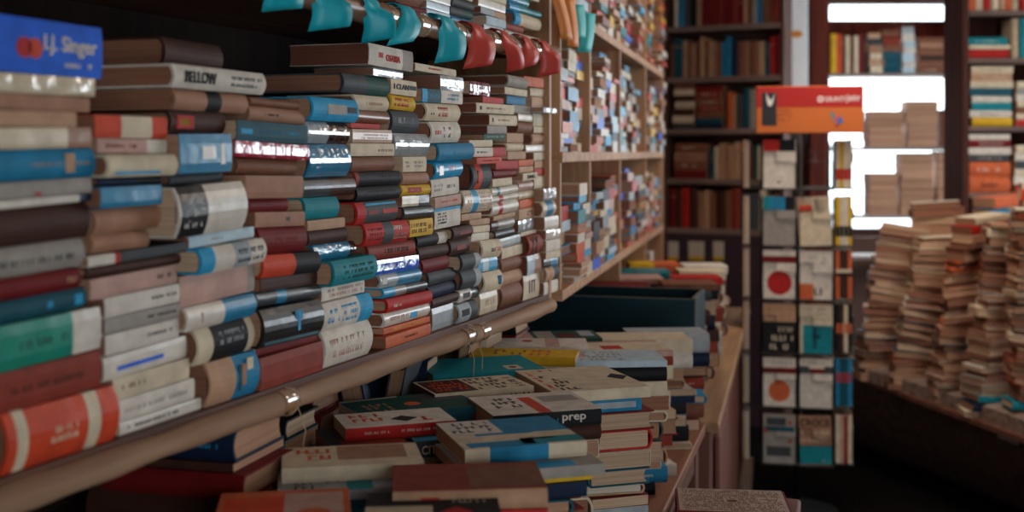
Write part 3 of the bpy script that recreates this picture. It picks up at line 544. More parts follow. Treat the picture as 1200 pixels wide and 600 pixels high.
def pile(phrase, pl, pr, h, tops, zbase, group, W=.14, rnd=R, turned=.25, edge=False, tmin=.016, tmax=.042, pages=('cream', 'tan', 'cream', 'white', 'brown')):
    """pile of flat books; its top book's front upper edge runs from pl to pr (read at level h); tops = [(T, bands, opts)] from the top down"""
    a = ONH(pl[0], pl[1], h); b = ONH(pr[0], pr[1], h); L = (b-a).length; ang = math.atan2(b.y-a.y, b.x-a.x)
    ex = Vector((math.cos(ang), math.sin(ang))); ey = Vector((-ex.y, ex.x)); mid = Vector((a.x+b.x, a.y+b.y))/2
    z = CZ-h; total = z-zbase; bl = []
    for T, c, o in tops:
        if total < T: T = max(.01, total)
        bl.append((T, c, dict(o))); total -= T
    while total > .006:
        T = rnd.uniform(tmin, tmax)
        if total-T < tmin*.8: T = total
        if T > .07: T = total/2
        bl.append((T, rnd.choice(COLS_P), {})); total -= T
    for i, (T, c, o) in enumerate(bl):
        fwd = o.get('fwd', 0); l = o.get('L', L if i < len(tops) else L*rnd.uniform(.78, 1.0)); w = o.get('W', W if i < len(tops) else W*rnd.uniform(.88, 1.0))
        sx = o.get('sx', 0 if i < len(tops) else (L-l)/2+rnd.uniform(-.022, .012))
        turn = 0 if i < len(tops) else (math.pi if rnd.random() < turned else 0)
        if o.get('rot') or (i >= len(tops) and edge and rnd.random() < .62):
            turn = math.pi/2 if rnd.random() < .68 else -math.pi/2
            l = min(.175, max(.14, W*1.02)); w = rnd.uniform(.10, .125); sx = L/2-w/2-rnd.uniform(-.004, .028)
            p = mid + ex*sx + ey*(l/2 + rnd.uniform(-.008, .012))
        else: p = mid + ex*sx + ey*(w/2-fwd + (0 if i < len(tops) else rnd.uniform(0, max(0, W-w))))
        hard = o.get('h', rnd.random() < .45) if i >= len(tops) else o.get('h', 0)
        z -= T
        t = o.get('t') or (rnd.choice([None, tt('black', .15, .8, .38, .62), tt('dgrey', .1, .6, .4, .62), tt('cream', .2, .85, .4, .62)]) if i >= len(tops) else None)
        book('%s %s, %s down %s' % (o.get('name') or colour_words(c), 'hardback' if hard else 'paperback', ORD[i], phrase) if i else '%s %s lying at the top of %s' % (o.get('name') or colour_words(c), 'hardback' if hard else 'paperback', phrase),
             flat(p.x, p.y, z, ang+turn+(rnd.uniform(-.11, .11) if i >= len(tops) else 0)), l, w, T-.0006, c, bool(hard), o.get('g', 0), o.get('p') or rnd.choice(pages), t, o.get('art'), group, o.get('x'), rnd)
GR = 'books in the piles along the table edge'; GQ = 'books lying face up in the middle of the table'; GS = 'books pushed under the wall shelf'
o = K
pile('the nearest edge pile with black cover', (425, 617), (590, 613), .43, [(.02, 'black', K(art=[('cream', 0, .5, 0, .55), ('red', .55, .8, .2, .5, -2), ('grey', .6, .9, .6, .85, 2)])), (.03, 'cream', {})], TZ, GR, edge=True)
pile('the brown pile at the table edge', (460, 577), (642, 572), .42, [(.026, 'tan', K(h=1, name='brown-topped', W=.13, t='red/.18/.3/.35/.7/0', art=[('rbrown', 0, 1, .03, 1), ('brown', .5, 1, .1, .9, 0, 2)])), (.022, 'red', K(W=.13)), (.03, 'cream', {})], TZ, GR, edge=True, W=.13)
pile('the pile of the blue-covered paperback', (545, 527), (688, 516), .412, [(.022, 'cream:.2,steel:.68,cream', K(name='blue and cream', h=0, W=.17, art=[('steel', .45, 1, .45, 1), ('white', 0, .45, .5, 1), ('cream', .1, .8, .2, .42), ('steel', .05, .6, .05, .2), ('dgrey', .05, .4, .55, .95, 3, 2), ('teal', .5, 1, .05, .25)])),
  (.016, 'grey', K(fwd=.045, L=.2, W=.18, art=[('teal', .2, .45, .05, .3), ('cyan', .5, .8, .02, .2)])), (.02, 'yellow', K(fwd=-.005, sx=.01)), (.022, 'navy', {})], TZ, GR, edge=True, W=.17)
pile('the black-spined pile with blue dot', (578, 487), (705, 478), .42, [(.027, 'black', K(h=0, name='black-spined white-topped', t='blue/.04/.08/.3/.7/0;'+tt('cyan', .14, .6, .35, .6), W=.15, x=[('prep', 'white', .63, .85, .25, .75)],
   art=[('white', 0, 1, .0, 1), ('ored', .42, .54, 0, .8, 0, 2), ('dgrey', .12, .36, .3, .85, 3, 2), ('grey', .6, .95, .5, .8, 0, 2)])), (.024, 'dbrown', K(h=1)), (.03, 'white', K(rot=1)), (.03, 'dteal', K(rot=1, h=1)), (.035, 'dred', K(rot=1, h=1))], TZ, GR, edge=True, W=.15)
pile('the pile with the matchstick cover', (645, 460), (766, 452), .42, [(.02, 'cream', K(name='pale matchstick-printed', W=.22, L=.185, art=[('ored', .04, .1, .12, .85, -3), ('black', .12, .32, .05, .7, 5), ('black', .78, 1, .35, .62, -2), ('red', .22, .36, .86, .96, 1)])),
   (.022, 'steel', K(W=.2, L=.11, sx=.02, g=1, t='silver/.1/.9/.3/.8/0')), (.034, 'dred', K(rot=1, h=1)), (.036, 'red', K(rot=1, h=1)), (.03, 'white', K(rot=1)), (.03, 'dteal', K(rot=1, h=1))], TZ, GR, edge=True, W=.18)
pile('the grid-printed magazine pile', (662, 424), (782, 422), .435, [(.014, 'lblue', K(name='pale blue grid-printed', W=.14, art=[('grey', .15, .6, .1, .9, 4), ('cyan', .0, .12, .1, .6), ('pink', .1, .25, .4, .9)])), (.03, 'black', K(h=1)), (.03, 'cream', {})], TZ, GR, edge=True, W=.14)
pile('the pile of the pale pink cover', (680, 414), (789, 411), .44, [(.012, 'pink', K(name='pale pink red-marked', W=.15, art=[('cream', 0, 1, .1, 1), ('red', .3, .52, .3, .62, 0, 2), ('pink', .0, 1, .9, 1, 0, 2)])), (.02, 'rbrown', {}), (.03, 'cream', {})], TZ, GR, edge=True, W=.15)
pile('the low edge pile before the crate', (705, 399), (812, 398), .455, [(.03, 'cream', K(W=.13)), (.04, 'white', K(h=1))], TZ, GR, edge=True, W=.13)
pile('the last edge pile against the crate', (738, 392), (832, 391), .47, [(.05, 'silver', K(W=.12, h=1)), (.035, 'navy', K(h=1))], TZ, GR, edge=True, W=.12)
pile('the near orange pile', (248, 618), (412, 610), .43, [(.02, 'orange', K(art=[('ored', .05, .5, .2, .8), ('pink', .5, .95, .1, .9), ('orange', .6, .85, .05, .5, -1, 2), ('cream', .2, .4, .0, .25, 0, 2)])), (.03, 'cream', {})], RZ, GQ)
pile('the pile with the thick cream edge', (330, 549), (497, 541), .42, [(.021, 'cream', K(name='pale orange-lettered', h=0, W=.112, art=[('orange', .1, .35, .3, .9, 2), ('kraft', .4, .9, .3, .95)])), (.014, 'silver', K(name='grey and teal printed', fwd=.04, W=.18, L=.2, sx=-.0, art=[('teal', .45, .62, .0, .3), ('dgrey', .1, .4, .05, .3, 2)])), (.03, 'dteal', {})], RZ, GQ, W=.12)
pile('the red pile over a black spine', (405, 502), (535, 492), .42, [(.02, 'red', K(name='white-topped red', h=0, W=.1, t=tt('white', .15, .4, .35, .65)+';'+tt('white', .5, .9, .35, .65), art=[('white', 0, 1, 0, 1), ('ored', .1, .4, .3, .9, 2, 2), ('black', .45, .7, .2, .6, -2, 2), ('red', .72, .95, .1, .5, 1, 2)])),
   (.026, 'dgrey', K(h=0, L=.215, W=.13, fwd=.035, sx=-.01, t=tt('white', .08, .32, .2, .5), x=[('LA CITTÀ', 'white', .55, .85, .2, .85)], art=[('rbrown', .1, .6, .02, .4), ('steel', .55, .95, .02, .2)])), (.03, 'cream', {})], RZ, GQ, W=.12)
pile('the pile of the green picture cover', (434, 490), (570, 474), .425, [(.036, 'dteal', K(name='dark green picture-covered', h=0, W=.14, t='dred/.88/.93/.2/.7/0', art=[('dgreen', .02, .98, .02, .98), ('kraft', .1, .3, .2, .7, 3, 2), ('orange', .4, .6, .4, .6, -1, 2), ('dgrey', .6, .95, .5, .95, 0, 2), ('grey', 0, .5, .93, 1, 0, 2)])), (.03, 'rbrown', {})], RZ, GQ, W=.14)
pile('the pile of the black-scrawled cover', (510, 462), (626, 452), .42, [(.032, 'cream', K(name='red and black scrawl-printed', h=0, W=.12, t=tt('black', .75, .95, .2, .8), art=[('dbrown', .02, .45, .05, .95), ('ored', .06, .42, .15, .85, 4, 2), ('dgrey', .47, .82, .05, .95, 4), ('black', .86, .97, .1, .8, -3)])), (.03, 'tan', {})], RZ, GQ, W=.12)
pile('the pile of the plain teal cover', (508, 440), (641, 432), .42, [(.036, 'teal', K(h=1, W=.17, art=[('cream', .68, .82, .12, .36), ('dred', .71, .79, .17, .31, -2, 2)])), (.03, 'cream', {})], RZ, GQ, W=.16)
pile('the pile of the yellow picture cover', (550, 416), (674, 419), .425, [(.02, 'yellow', K(W=.1, name='yellow black-lettered', art=[('dbrown', .2, .5, .2, .8, 2), ('orange', .55, .75, .1, .9, 2)])), (.03, 'white', {})], RZ, GQ, W=.1)
pile('the pile of the red-dotted white cover', (578, 406), (690, 406), .43, [(.018, 'white', K(name='red-dotted off-white', W=.12, art=[('red', .3, .42, .45, .9, -1), ('pink', .55, .7, 0, 1)])), (.03, 'tan', {})], RZ, GQ, W=.12)
pile('the pile of the striped cover', (600, 398), (706, 396), .435, [(.016, 'dgreen', K(name='green and white striped', W=.13, art=[('pink', .02, .25, .1, .8), ('grey', .3, .5, .1, .9), ('dred', .55, .75, .2, .6), ('silver', .8, .95, .3, .9)])), (.03, 'navy', K(h=1))], RZ, GQ, W=.13)
def pile_at(phrase, corner_px, X, ytop, L, W, tops, zbase, group, ang=0, **kw):      # right front corner seen at corner_px on the line x = X
    d0 = cr*((corner_px-600)/F)+cf; t = X/d0.x; q = d0*t; h = (ytop-HOR)/F*t
    z = CZ-h; e = Vector((math.cos(ang), math.sin(ang))); n = Vector((-e.y, e.x))
    for i, (T, c, oo) in enumerate(tops):
        if i == len(tops)-1: T = z-zbase
        l = oo.get('L', L); w = oo.get('W', W); sx = oo.get('sx', 0)
        p = q - e*(l/2-sx) + n*(w/2-oo.get('fwd', 0)); z -= T
        book('%s %s, %s down %s' % (colour_words(c), 'hardback' if oo.get('h', 1) else 'paperback', ORD[i], phrase), flat(p.x, p.y, z, ang), l, w, T-.0006, c, bool(oo.get('h', 1)), 0, oo.get('p', 'tan'), oo.get('t'), None, group)
pile_at('the pile below the taped pole', 273, -.76, 506, .21, .15, [(.042, 'navy', K(t=tt('steel', .7, .9, .4, .6))), (.012, 'dbrown', K(h=0)), (.034, 'dred', K(sx=.02, fwd=.012)), (.05, 'dbrown', K(sx=-.01))], RZ, GS)
pile_at('the dark and teal pile under the shelf', 334, -.80, 494, .17, .12, [(.03, 'black', K(p='cream')), (.028, 'teal', K(h=0, p='tan')), (.05, 'brown', {})], RZ, GS)
pile_at('the red-edged pile under the shelf', 366, -.83, 466, .16, .12, [(.03, 'dred', K(p='tan')), (.04, 'dred', K(sx=.012, p='tan')), (.05, 'tan', {})], RZ, GS)
pile_at('the thick navy pile under the shelf', 500, -.755, 424, .17, .12, [(.058, 'navy', K(p='cream', t=tt('steel', .3, .9, .2, .4))), (.05, 'black', {})], RZ, GS, ang=.12)
pile_at('the pale pile under the shelf', 571, -.74, 381, .13, .12, [(.03, 'cream', K(h=0, p='cream')), (.03, 'white', K(h=0, p='cream')), (.03, 'tan', K(h=0)), (.06, 'brown', {})], RZ, GS)
pile_at('the black pile before the dark crate', 604, -.72, 371, .15, .13, [(.045, 'black', K(p='cream')), (.03, 'dred', K(L=.16)), (.03, 'white', K(h=0)), (.05, 'brown', {})], RZ, GS)
def onedge(label, px, X, T, L, Wd, c, lean, ang, pages='tan'):            # standing on its spine, head end towards the aisle
    d0 = cr*((px-600)/F)+cf; q = d0*(X/d0.x)
    M = Matrix.Translation((q.x, q.y, RZ)) @ Matrix.Rotation(ang, 4, 'Z') @ Matrix.Rotation(lean, 4, 'Y') @ Matrix.Rotation(math.pi/2, 4, 'Z') @ Matrix.Rotation(math.pi/2, 4, 'X') @ Matrix.Translation((L/2, Wd/2, -T/2))
    book(label, M, L, Wd, T, c, True, 0, pages, None, None, GS)
onedge('dark navy hardback standing on its spine, tilted beside the red-edged pile', 424, -.80, .042, .19, .125, 'navy', -.2, .15)
onedge('thin dark hardback standing on its spine beside the tilted navy one', 452, -.79, .03, .18, .125, 'dgrey', .2, .1)
onedge('slim tan hardback standing on its spine behind the thick navy pile', 536, -.775, .022, .17, .13, 'tan', .16, .05, 'cream')
# ------------------------------------------------------------------ dark teal crate
cq = ONH(815, 350, .42); CRZ = CZ-.42; W_ = .50; D_ = .26
crate = empty('crate', (cq.x-W_/2, cq.y+D_/2, TZ), 'dark teal open wooden crate standing behind the table books', 'crate')
TE = wood_mat('teal_paint', '0b2a34', '10363f', .45, axis=0); TEE = plain_mat('worn_teal_edge', '5b5a50', .6, 0, .4, 30)
hh = CRZ-TZ
for nm, bx in (('front_panel', (-W_/2, W_/2, -D_/2, -D_/2+.012, 0, hh-.004)), ('back_panel', (-W_/2, W_/2, D_/2-.012, D_/2, 0, hh-.002)), ('side_panel', (-W_/2, -W_/2+.012, -D_/2+.012, D_/2-.012, 0, hh-.002)), ('side_panel', (W_/2-.012, W_/2, -D_/2+.012, D_/2-.012, 0, hh-.002)), ('bottom_panel', (-W_/2+.012, W_/2-.012, -D_/2+.012, D_/2-.012, 0, .012))):
    b = MB(); b.box(*bx); b.build(nm, TE, crate, .001)
b = MB()
b.box(-W_/2, W_/2, -D_/2, -D_/2+.0125, hh-.004, hh-.0025); b.box(W_/2-.0125, W_/2, -D_/2, D_/2, hh-.0022, hh); b.box(-W_/2, W_/2, D_/2-.0125, D_/2, hh-.002, hh-.0005); b.box(W_/2-.003, W_/2+.0006, -D_/2-.0006, -D_/2+.004, .01, hh-.002)
b.build('worn_rim', TEE, crate)
# ------------------------------------------------------------------ wooden counter beyond the table
CO = (-.6, 4.3, 0)
W_CT = wood_mat('counter_top_wood', '8a684c', 'b08c69', .5, axis=1)
W_CS = wood_mat('counter_side_wood', '6a4136', '87564a', .55, axis=2)
counter = empty('counter', CO, 'light wooden shop counter with cupboard door beyond the table', 'counter')
b = MB(); b.prism([(-1.08-CO[0], 3.20-CO[1]), (-.300-CO[0], 3.20-CO[1]), (-.385-CO[0], 5.62-CO[1]), (-1.08-CO[0], 5.62-CO[1])], TZ-.03, TZ); b.build('worktop', W_CT, counter, .006)
tbox(counter, CO, 'end_panel', -1.06, -.325, 3.205, 3.228, .0, TZ-.03, W_CS)
b = MB(); b.prism([(-.345-CO[0], 3.25-CO[1]), (-.325-CO[0], 3.25-CO[1]), (-.41-CO[0], 5.6-CO[1]), (-.43-CO[0], 5.6-CO[1])], .1, TZ-.03); b.build('side_panel', W_CS, counter)
b = MB(); b.prism([(-.322-CO[0], 3.30-CO[1]), (-.308-CO[0], 3.30-CO[1]), (-.325-CO[0], 3.78-CO[1]), (-.339-CO[0], 3.78-CO[1])], .14, TZ-.06); dr = b.build('door', W_CS, counter, .003)
b = MB(); b.tube([(-.312-CO[0], 3.36-CO[1], .5), (-.285-CO[0], 3.36-CO[1], .5)], [.008, .014], 12); b.build('knob', wood_mat('knob_wood', '7a4630', '965a3c', .3), dr, smooth=True)
b = MB(); b.prism([(-.33-CO[0], 3.23-CO[1]), (-.27-CO[0], 3.23-CO[1]), (-.37-CO[0], 5.6-CO[1]), (-.43-CO[0], 5.6-CO[1])], 0, .1); b.build('plinth', W_CT, counter, .003)
tbox(counter, CO, 'riser_box', -.86, -.66, 3.80, 5.0, TZ, RZ, W_LEG)
GC = 'books piled on the counter behind the crate'
rc = random.Random(5)
for nm, pl, pr, cc in (('the counter pile topped by dark red', (686, 336), (764, 336), [(.03, 'dred', K(h=1, W=.16))]), ('the counter pile topped by pale pink', (712, 326.5), (778, 326.5), [(.02, 'pink', K(W=.16)), (.03, 'navy', K(h=1))]),
      ('the counter pile topped by bright teal', (724, 318.5), (786, 318.5), [(.03, 'teal', K(g=1, W=.14)), (.03, 'cream', {})]), ('the counter pile topped by yellow orange', (738, 309.5), (797, 309.5), [(.035, 'yellow:.5,orange', K(W=.15)), (.03, 'dbrown', {})])):
    pile(nm, pl, pr, .425, cc, RZ, GC, W=.15, rnd=rc, tmin=.025, tmax=.05)
for nm, pl, pr, cc, hh_ in (('the edge pile just behind the crate', (775, 342), (834, 342), [(.03, 'dgrey', K(h=1, W=.16))], .44), ('the edge pile topped by a brown cover', (778, 333), (842, 333), [(.02, 'brown', K(W=.15)), (.03, 'black', K(h=1))], .42),
      ('the edge pile topped by a red cover', (790, 325.5), (847, 325.5), [(.022, 'red', K(W=.13))], .42), ('the edge pile topped by a pale cover', (797, 318), (851, 318), [(.03, 'cream', K(W=.14))], .42), ('the farthest counter edge pile', (802, 311.5), (853, 311.5), [(.03, 'white', K(W=.14))], .425)):
    pile(nm, pl, pr, hh_, cc, TZ, GC, edge=True, W=.14, rnd=rc, tmin=.03, tmax=.05)
sp_ = ONH(822, 421, .7)
# ------------------------------------------------------------------ stool with the printed book at the lower edge
sq = PX(862, 2.42); stz = CZ-(571-HOR)/F*2.42-.05
stool = empty('stool', (sq.x, sq.y-.02, 0), 'small wooden stool under the grey text-printed book', 'stool')
b = MB(); b.box(-.125, .125, -.15, .15, stz-.03, stz); b.build('seat', W_LEG, stool, .006)
for sx in (-1, 1):
    for sy in (-1, 1):
        b = MB(); b.tube([(sx*.095, sy*.11, stz-.03), (sx*.115, sy*.135, 0)], [.018, .014], 10); b.build('leg', W_LEG, stool, smooth=True)
    b = MB(); b.tube([(sx*.108, -.126, .25), (sx*.108, .126, .25)], .009, 8); b.build('stretcher', W_LEG, stool, smooth=True)
book('dark red hardback with grey text-printed cover lying on the stool', flat(sq.x, sq.y-.09, stz, YAW*.6+math.pi), .215, .16, .049, 'dred', True, 0, 'tan', None,
     [('#b39d8f', .02, .98, .03, .97), ('brown', .05, .95, .06, .94, 15, 2), ('dbrown', .46, .54, .5, .56, 0, 3)], None)
# ------------------------------------------------------------------ bookcase carrying on along the wall (far stacks = one stuff object)
B0 = Vector((-.642, 2.815)); B1 = Vector((-.75, 5.02)); BU = (B1-B0).normalized(); BN = Vector((BU.y, -BU.x)); BLEN = (B1-B0).length
BA = math.atan2(BU.y, BU.x)
case = empty('tall_bookcase', (B0.x, B0.y, 0), 'pale wooden bookcase along the wall crammed with small bright stacks of books', 'bookcase', None, BA)
def bbox(name, s0, s1, o0, o1, z0, z1, mat, bevel=.002):
    b = MB(); b.box(s0, s1, -o0, -o1, z0, z1); return b.build(name, mat, case, bevel)
ups = [hit(px, 0, B0, BU, BN)[0] for px in (692, 727, 757, 777)]
SZ_ = 1.165
for i, s in enumerate(ups): bbox('upright', s-.011, s+.011, 0, -.29, TZ+.01 if i else SZ_-.026, 2.75, W_LIGHT)
bbox('upright', .012, .028, -.004, -.29, SZ_-.026, 2.75, W_LIGHT)
SZ = [1.165, 1.50, 1.865]
for z in SZ: bbox('shelf_board', .0, ups[-1], .004, -.29, z-.026, z, W_LIGHTH)
bbox('back_panel', 0, ups[-1], -.29, -.302, TZ+.01, 2.75, wood_mat('case_back_wood', '5b3829', '7c4f3a', .6, axis=2), 0)
bbox('shelf_board', .0, ups[-1], -.004, -.29, 2.24, 2.265, W_LIGHTH)
def simple_book(b, M, L, W, T, mi, mp):                  # cover shell (three boards) and page block as plain solids for very small far books
    t = .0025
    b.box(-L/2, L/2, -W/2, -W/2+t, 0, T, mi, M); b.box(-L/2, L/2, -W/2+t, W/2, 0, t, mi, M); b.box(-L/2, L/2, -W/2+t, W/2, T-t, T, mi, M)
    b.box(-L/2+.002, L/2-.002, -W/2+t, W/2-.003, t, T-t, mp, M)
rs = random.Random(3); FARC = ['white', 'white', 'white', 'cream', 'cream', 'lblue', 'steel', 'cyan', 'orange', 'red', 'tan', 'teal', 'dgrey', 'pink', 'blue', 'yellow', 'navy', 'silver', 'tan', 'brown', 'cream', 'ored']
fm = [cover_mat(c, 1) for c in FARC] + [page_mat('tan'), page_mat('brown')]
b = MB(); GAPS = [.028]+ups
for bi in range(4):
    a0, a1 = (GAPS[bi]+(.014 if bi else .006)), GAPS[bi+1]-.014
    for li, z in enumerate(SZ+[2.265]):
        top = {0: .285, 1: .31, 2: .34, 3: .4}[li]
        s = a0
        while s < a1-.1:
            w = rs.uniform(.13, .20); w = min(w, a1-s)
            if a1-(s+w) < .1: w = a1-s
            zz = z; lim = z+top*rs.uniform(.72, 1.0) - (.05 if (bi == 0 and li == 0) else 0)
            sh = rs.uniform(-.012, .03)
            while zz < lim:
                T = rs.uniform(.012, .036); L = w*rs.uniform(.84, .99); W = rs.uniform(.11, .14)
                o_ = sh+rs.uniform(-.012, .012)
                M = Matrix.Translation((s+w/2+rs.uniform(-1, 1)*(w-L)/2, -(o_-.02)+W/2, zz)) @ Matrix.Rotation(rs.uniform(-.02, .02)+(math.pi if rs.random() < .18 else 0), 4, 'Z')
                simple_book(b, M, L, W, T, rs.randrange(len(FARC)), len(FARC)+rs.randrange(2)); zz += T+.0004
            s += w+.004
    # below the lowest shelf
    s = a0+(.28 if bi == 1 else 0) if bi else a1
    while s < a1-.1:
        w = min(rs.uniform(.13, .2), a1-s); zz = TZ+.012
        if a1-(s+w) < .1: w = a1-s
        lim = TZ+rs.uniform(.12, .3)
        while zz < lim:
            T = rs.uniform(.015, .04); M = Matrix.Translation((s+w/2, .08+rs.uniform(0, .01), zz)); simple_book(b, M, w*.95, .13, T, rs.randrange(len(FARC)), len(FARC)); zz += T+.0004
        s += w+.004
to_stuff(b.v, b.f, fm, b.m, Matrix.Translation((B0.x, B0.y, 0)) @ Matrix.Rotation(BA, 4, 'Z'))
# price tags / ribbons on the bookcase's upper shelves
TG = {'orange': plain_mat('orange_crepe', 'ef8c3c', .5, 0, .1, 20), 'teal2': plain_mat('aqua_crepe', '35bfc0', .5, 0, .1, 20)}
def card(px, y0, y1, w, mat, label, lean=.0):
    s, t = hit(px, .03, B0, BU, BN); p = B0+BU*s+BN*.022; z0 = SZ[2]-.004; z1 = CZ-(y1-HOR)/F*t
    root = empty('hanging_ribbon', (p.x, p.y, z0), label, 'ribbon', 'paper ribbons hanging from the bookcase shelf', BA-.75)
    V = []; n = 9
    for sd in (0, 1):
        for i in range(n):
            f = i/(n-1)
            for e in (-1, 1): V.append((e*w/2+lean*f, -.012-.008*math.sin(f*2.4)-.0007*sd, (z1-z0)*f))
    Fc = []
    for i in range(n-1):
        a = 2*i; Fc += [(a, a+1, a+3, a+2), (2*n+a+2, 2*n+a+3, 2*n+a+1, 2*n+a), (a, a+2, 2*n+a+2, 2*n+a), (a+1, 2*n+a+1, 2*n+a+3, a+3)]
    Fc += [(0, 2*n, 2*n+1, 1), (2*n-2, 2*n-1, 4*n-1, 4*n-2)]
    fix_normals(mesh_obj('strip', V, Fc, mat, root, None, True))
card(650, 10, 46, .034, TG['orange'], 'orange ribbon on the bookcase shelf nearest the wall shelf upright', .03)
card(666, 20, 55, .034, TG['orange'], 'orange ribbon beside the aqua ribbons in the bookcase', .01)
card(676, 22, 45, .045, TG['teal2'], 'short aqua ribbon between orange and aqua ribbons', 0)
card(690, 30, 62, .045, TG['teal2'], 'long aqua ribbon at the second bookcase upright', -.02)
# ------------------------------------------------------------------ back bookcase
BX0, BX1 = 777, 919; BD0, BD1 = 6.75, 6.45
bl_ = PX(BX0, BD0); br_ = PX(BX1, BD1); ku = Vector((br_.x-bl_.x, br_.y-bl_.y)); KL = ku.length; ku.normalize(); kn = Vector((ku.y, -ku.x)); KA = math.atan2(ku.y, ku.x)
kcase = empty('back_bookcase', (bl_.x, bl_.y, 0), 'tall bookcase on the far wall with long rows of dark upright books', 'bookcase', None, KA)
W_BK = wood_mat('back_bookcase_wood', '4b332c', '6b4c42', .55, axis=2); W_BKS = wood_mat('back_shelf_wood', '6e5a52', '927c72', .5, axis=0)
def kbox(name, s0, s1, o0, o1, z0, z1, mat, bevel=.002):
    b = MB(); b.box(s0, s1, -o0, -o1, z0, z1); return b.build(name, mat, kcase, bevel)
KZ = [CZ-(y-HOR)/F*6.6 for y in (268.5, 210, 151, 89.5, 29)] + [CZ+1.0]
for z in KZ: kbox('shelf_board', .02, KL-.02, 0, -.27, z-.03, z, W_BKS)
kbox('side_panel', -.0, .02, 0, -.27, 0, 2.75, W_BK); kbox('side_panel', KL-.02, KL, 0, -.27, 0, 2.75, W_BK); kbox('back_panel', 0, KL, -.27, -.285, 0, 2.75, W_BK, 0)
kbox('base_panel', .02, KL-.02, .0, -.02, 0, KZ[0]-.03, plain_mat('base_panel_paint', '3a2630', .5, 0, .12, 6))
GB = 'upright books in the back bookcase'
def upright_row(items, base, s0, sN, D, zs, dirn, nrm, phrase, group, rnd, back=.0):
    """items: (kind, thickness weight, colour) from left to right. Books stand on their foot edge, spine out; '/': a small leaning book"""
    tot = sum(w for _, w, *_r in items); k = (sN-s0)/tot; s = s0
    for i, (c, w, *r) in enumerate(items):
        T = w*k; h = (r[0] if r else rnd.uniform(.72, .88))*D; lean = r[1] if len(r) > 1 else 0
        wd = min(.17, h*.7)
        Z = Vector((0, 0, 1)); nr = Vector((nrm.x, nrm.y, 0)); dr_ = Vector((dirn.x, dirn.y, 0))
        p = base + dirn*(s+.0005) - nrm*(.012+rnd.uniform(0, .02)+back)
        # local x up, local y away from the viewer, thickness along the shelf
        M = axes((p.x, p.y, zs), (0, 0, 1), (-nr.x, -nr.y, 0), tuple(Vector((0, 0, 1)).cross(-nr)))
        tz = Vector((0, 0, 1)).cross(-nr)
        sgn = 1 if tz.dot(dr_) > 0 else -1
        M = M @ Matrix.Translation((h/2, wd/2, 0 if sgn > 0 else -T))
        if lean: M = Matrix.Translation((p.x, p.y, zs)) @ Matrix.Rotation(lean, 4, nr) @ Matrix.Translation((-p.x, -p.y, -zs)) @ M
        hard = rnd.random() < .6
        t = rnd.choice([None, None, tt('tan', .55, .85, .25, .75), tt('black', .5, .85, .3, .7), 'tan/.78/.8/.05/.95/0'])
        book('%s upright book, %s %s' % (colour_words(c), ORD[i], phrase), M, h, wd, max(.006, T-.001), c, hard, 0, 'tan', t, None, group)
        s += T
rk = random.Random(8)
def gen(s): return [(q.split('*')[0], float(q.split('*')[1]) if '*' in q else 1.0) for q in s.split()]
def flat_pile_k(phrase, s, zs, cols, L, W, group, base=None, dirn=None, nrm=None, ang=None, hard=None, rnd=rk, spine_out=True, Ts=(.025, .045), pages='tan', off=.015):
    base = base or Vector((bl_.x, bl_.y)); dirn = dirn or ku; nrm = nrm or kn; ang = KA if ang is None else ang; z = zs; n = len(cols)
    for i, c in enumerate(cols):
        T = rnd.uniform(*Ts); cc, _, tx = c.partition('@')
        if tx: T = float(tx)
        l = L*rnd.uniform(.9, 1); w = W*rnd.uniform(.9, 1); p = base + dirn*(s+rnd.uniform(-.006, .006)) - nrm*(w/2+off+rnd.uniform(0, .012))
        book('%s book lying %s up %s' % (colour_words(cc), ORD[i], phrase), flat(p.x, p.y, z, ang+(0 if spine_out else math.pi)+rnd.uniform(-.03, .03)), l, w, T-.0005, cc, (rnd.random() < .5) if hard is None else hard, 0, pages, rnd.choice([None, tt('white', .2, .8, .3, .65), tt('black', .2, .7, .3, .65)]) if spine_out else None, None, group)
        z += T
kb = Vector((bl_.x, bl_.y)); HS = KZ[3]-KZ[2]-.03
upright_row(gen('dbrown white*.7 steel*1.3 dgrey black*1.2 tan*1.2 dred dred dred rbrown dred dred rbrown*.8 dred tan*.9 brown silver*.7 steel brown brown rbrown*1.2'), kb, .03, KL-.03, HS, KZ[4], ku, kn, 'along the top shelf of the back bookcase', GB, rk)
upright_row(gen('brown dteal*2 tan brown*.8 kraft brown tan*.9 brown*.8 tan kraft brown*.8 steel steel*1.2 navy*1.3') + [('brown', 1.5, .74, .0), ('kraft', 1.2, .74), ('brown', 1.6, .72), ('tan', 1.5, .72), ('dteal', 1, .7), ('red', 1.1, .8), ('dred', 1.1, .85)], kb, .03, KL-.03, HS, KZ[3], ku, kn, 'along the second shelf of the back bookcase', GB, rk)
flat_pile_k('the pale pile on the third shelf', .115, KZ[2], ['dgrey', 'cream', 'dbrown', 'cream', 'dbrown', 'cream', 'brown@.03'], .125, .16, GB)
flat_pile_k('the reddish pile on the third shelf', .265, KZ[2], ['navy', 'dteal', 'brown', 'rbrown', 'brown', 'rbrown', 'dred'], .155, .16, GB)
upright_row(gen('orange tan*.8 dgrey dteal*1.1 grey cream*1.2 white*1.3'), kb, .36, .60, HS, KZ[2], ku, kn, 'along the third shelf of the back bookcase', GB, rk)
flat_pile_k('the wide pile on the fourth shelf', .15, KZ[1], ['dred@.05', 'brown@.05', 'kraft@.05', 'brown@.05'], .19, .16, GB)
upright_row(gen('dteal cream tan kraft tan tan kraft dred*1.2 dgreen cream teal*1.4 white grey'), kb, .26, .66, HS*.9, KZ[1], ku, kn, 'along the fourth shelf of the back bookcase', GB, rk)
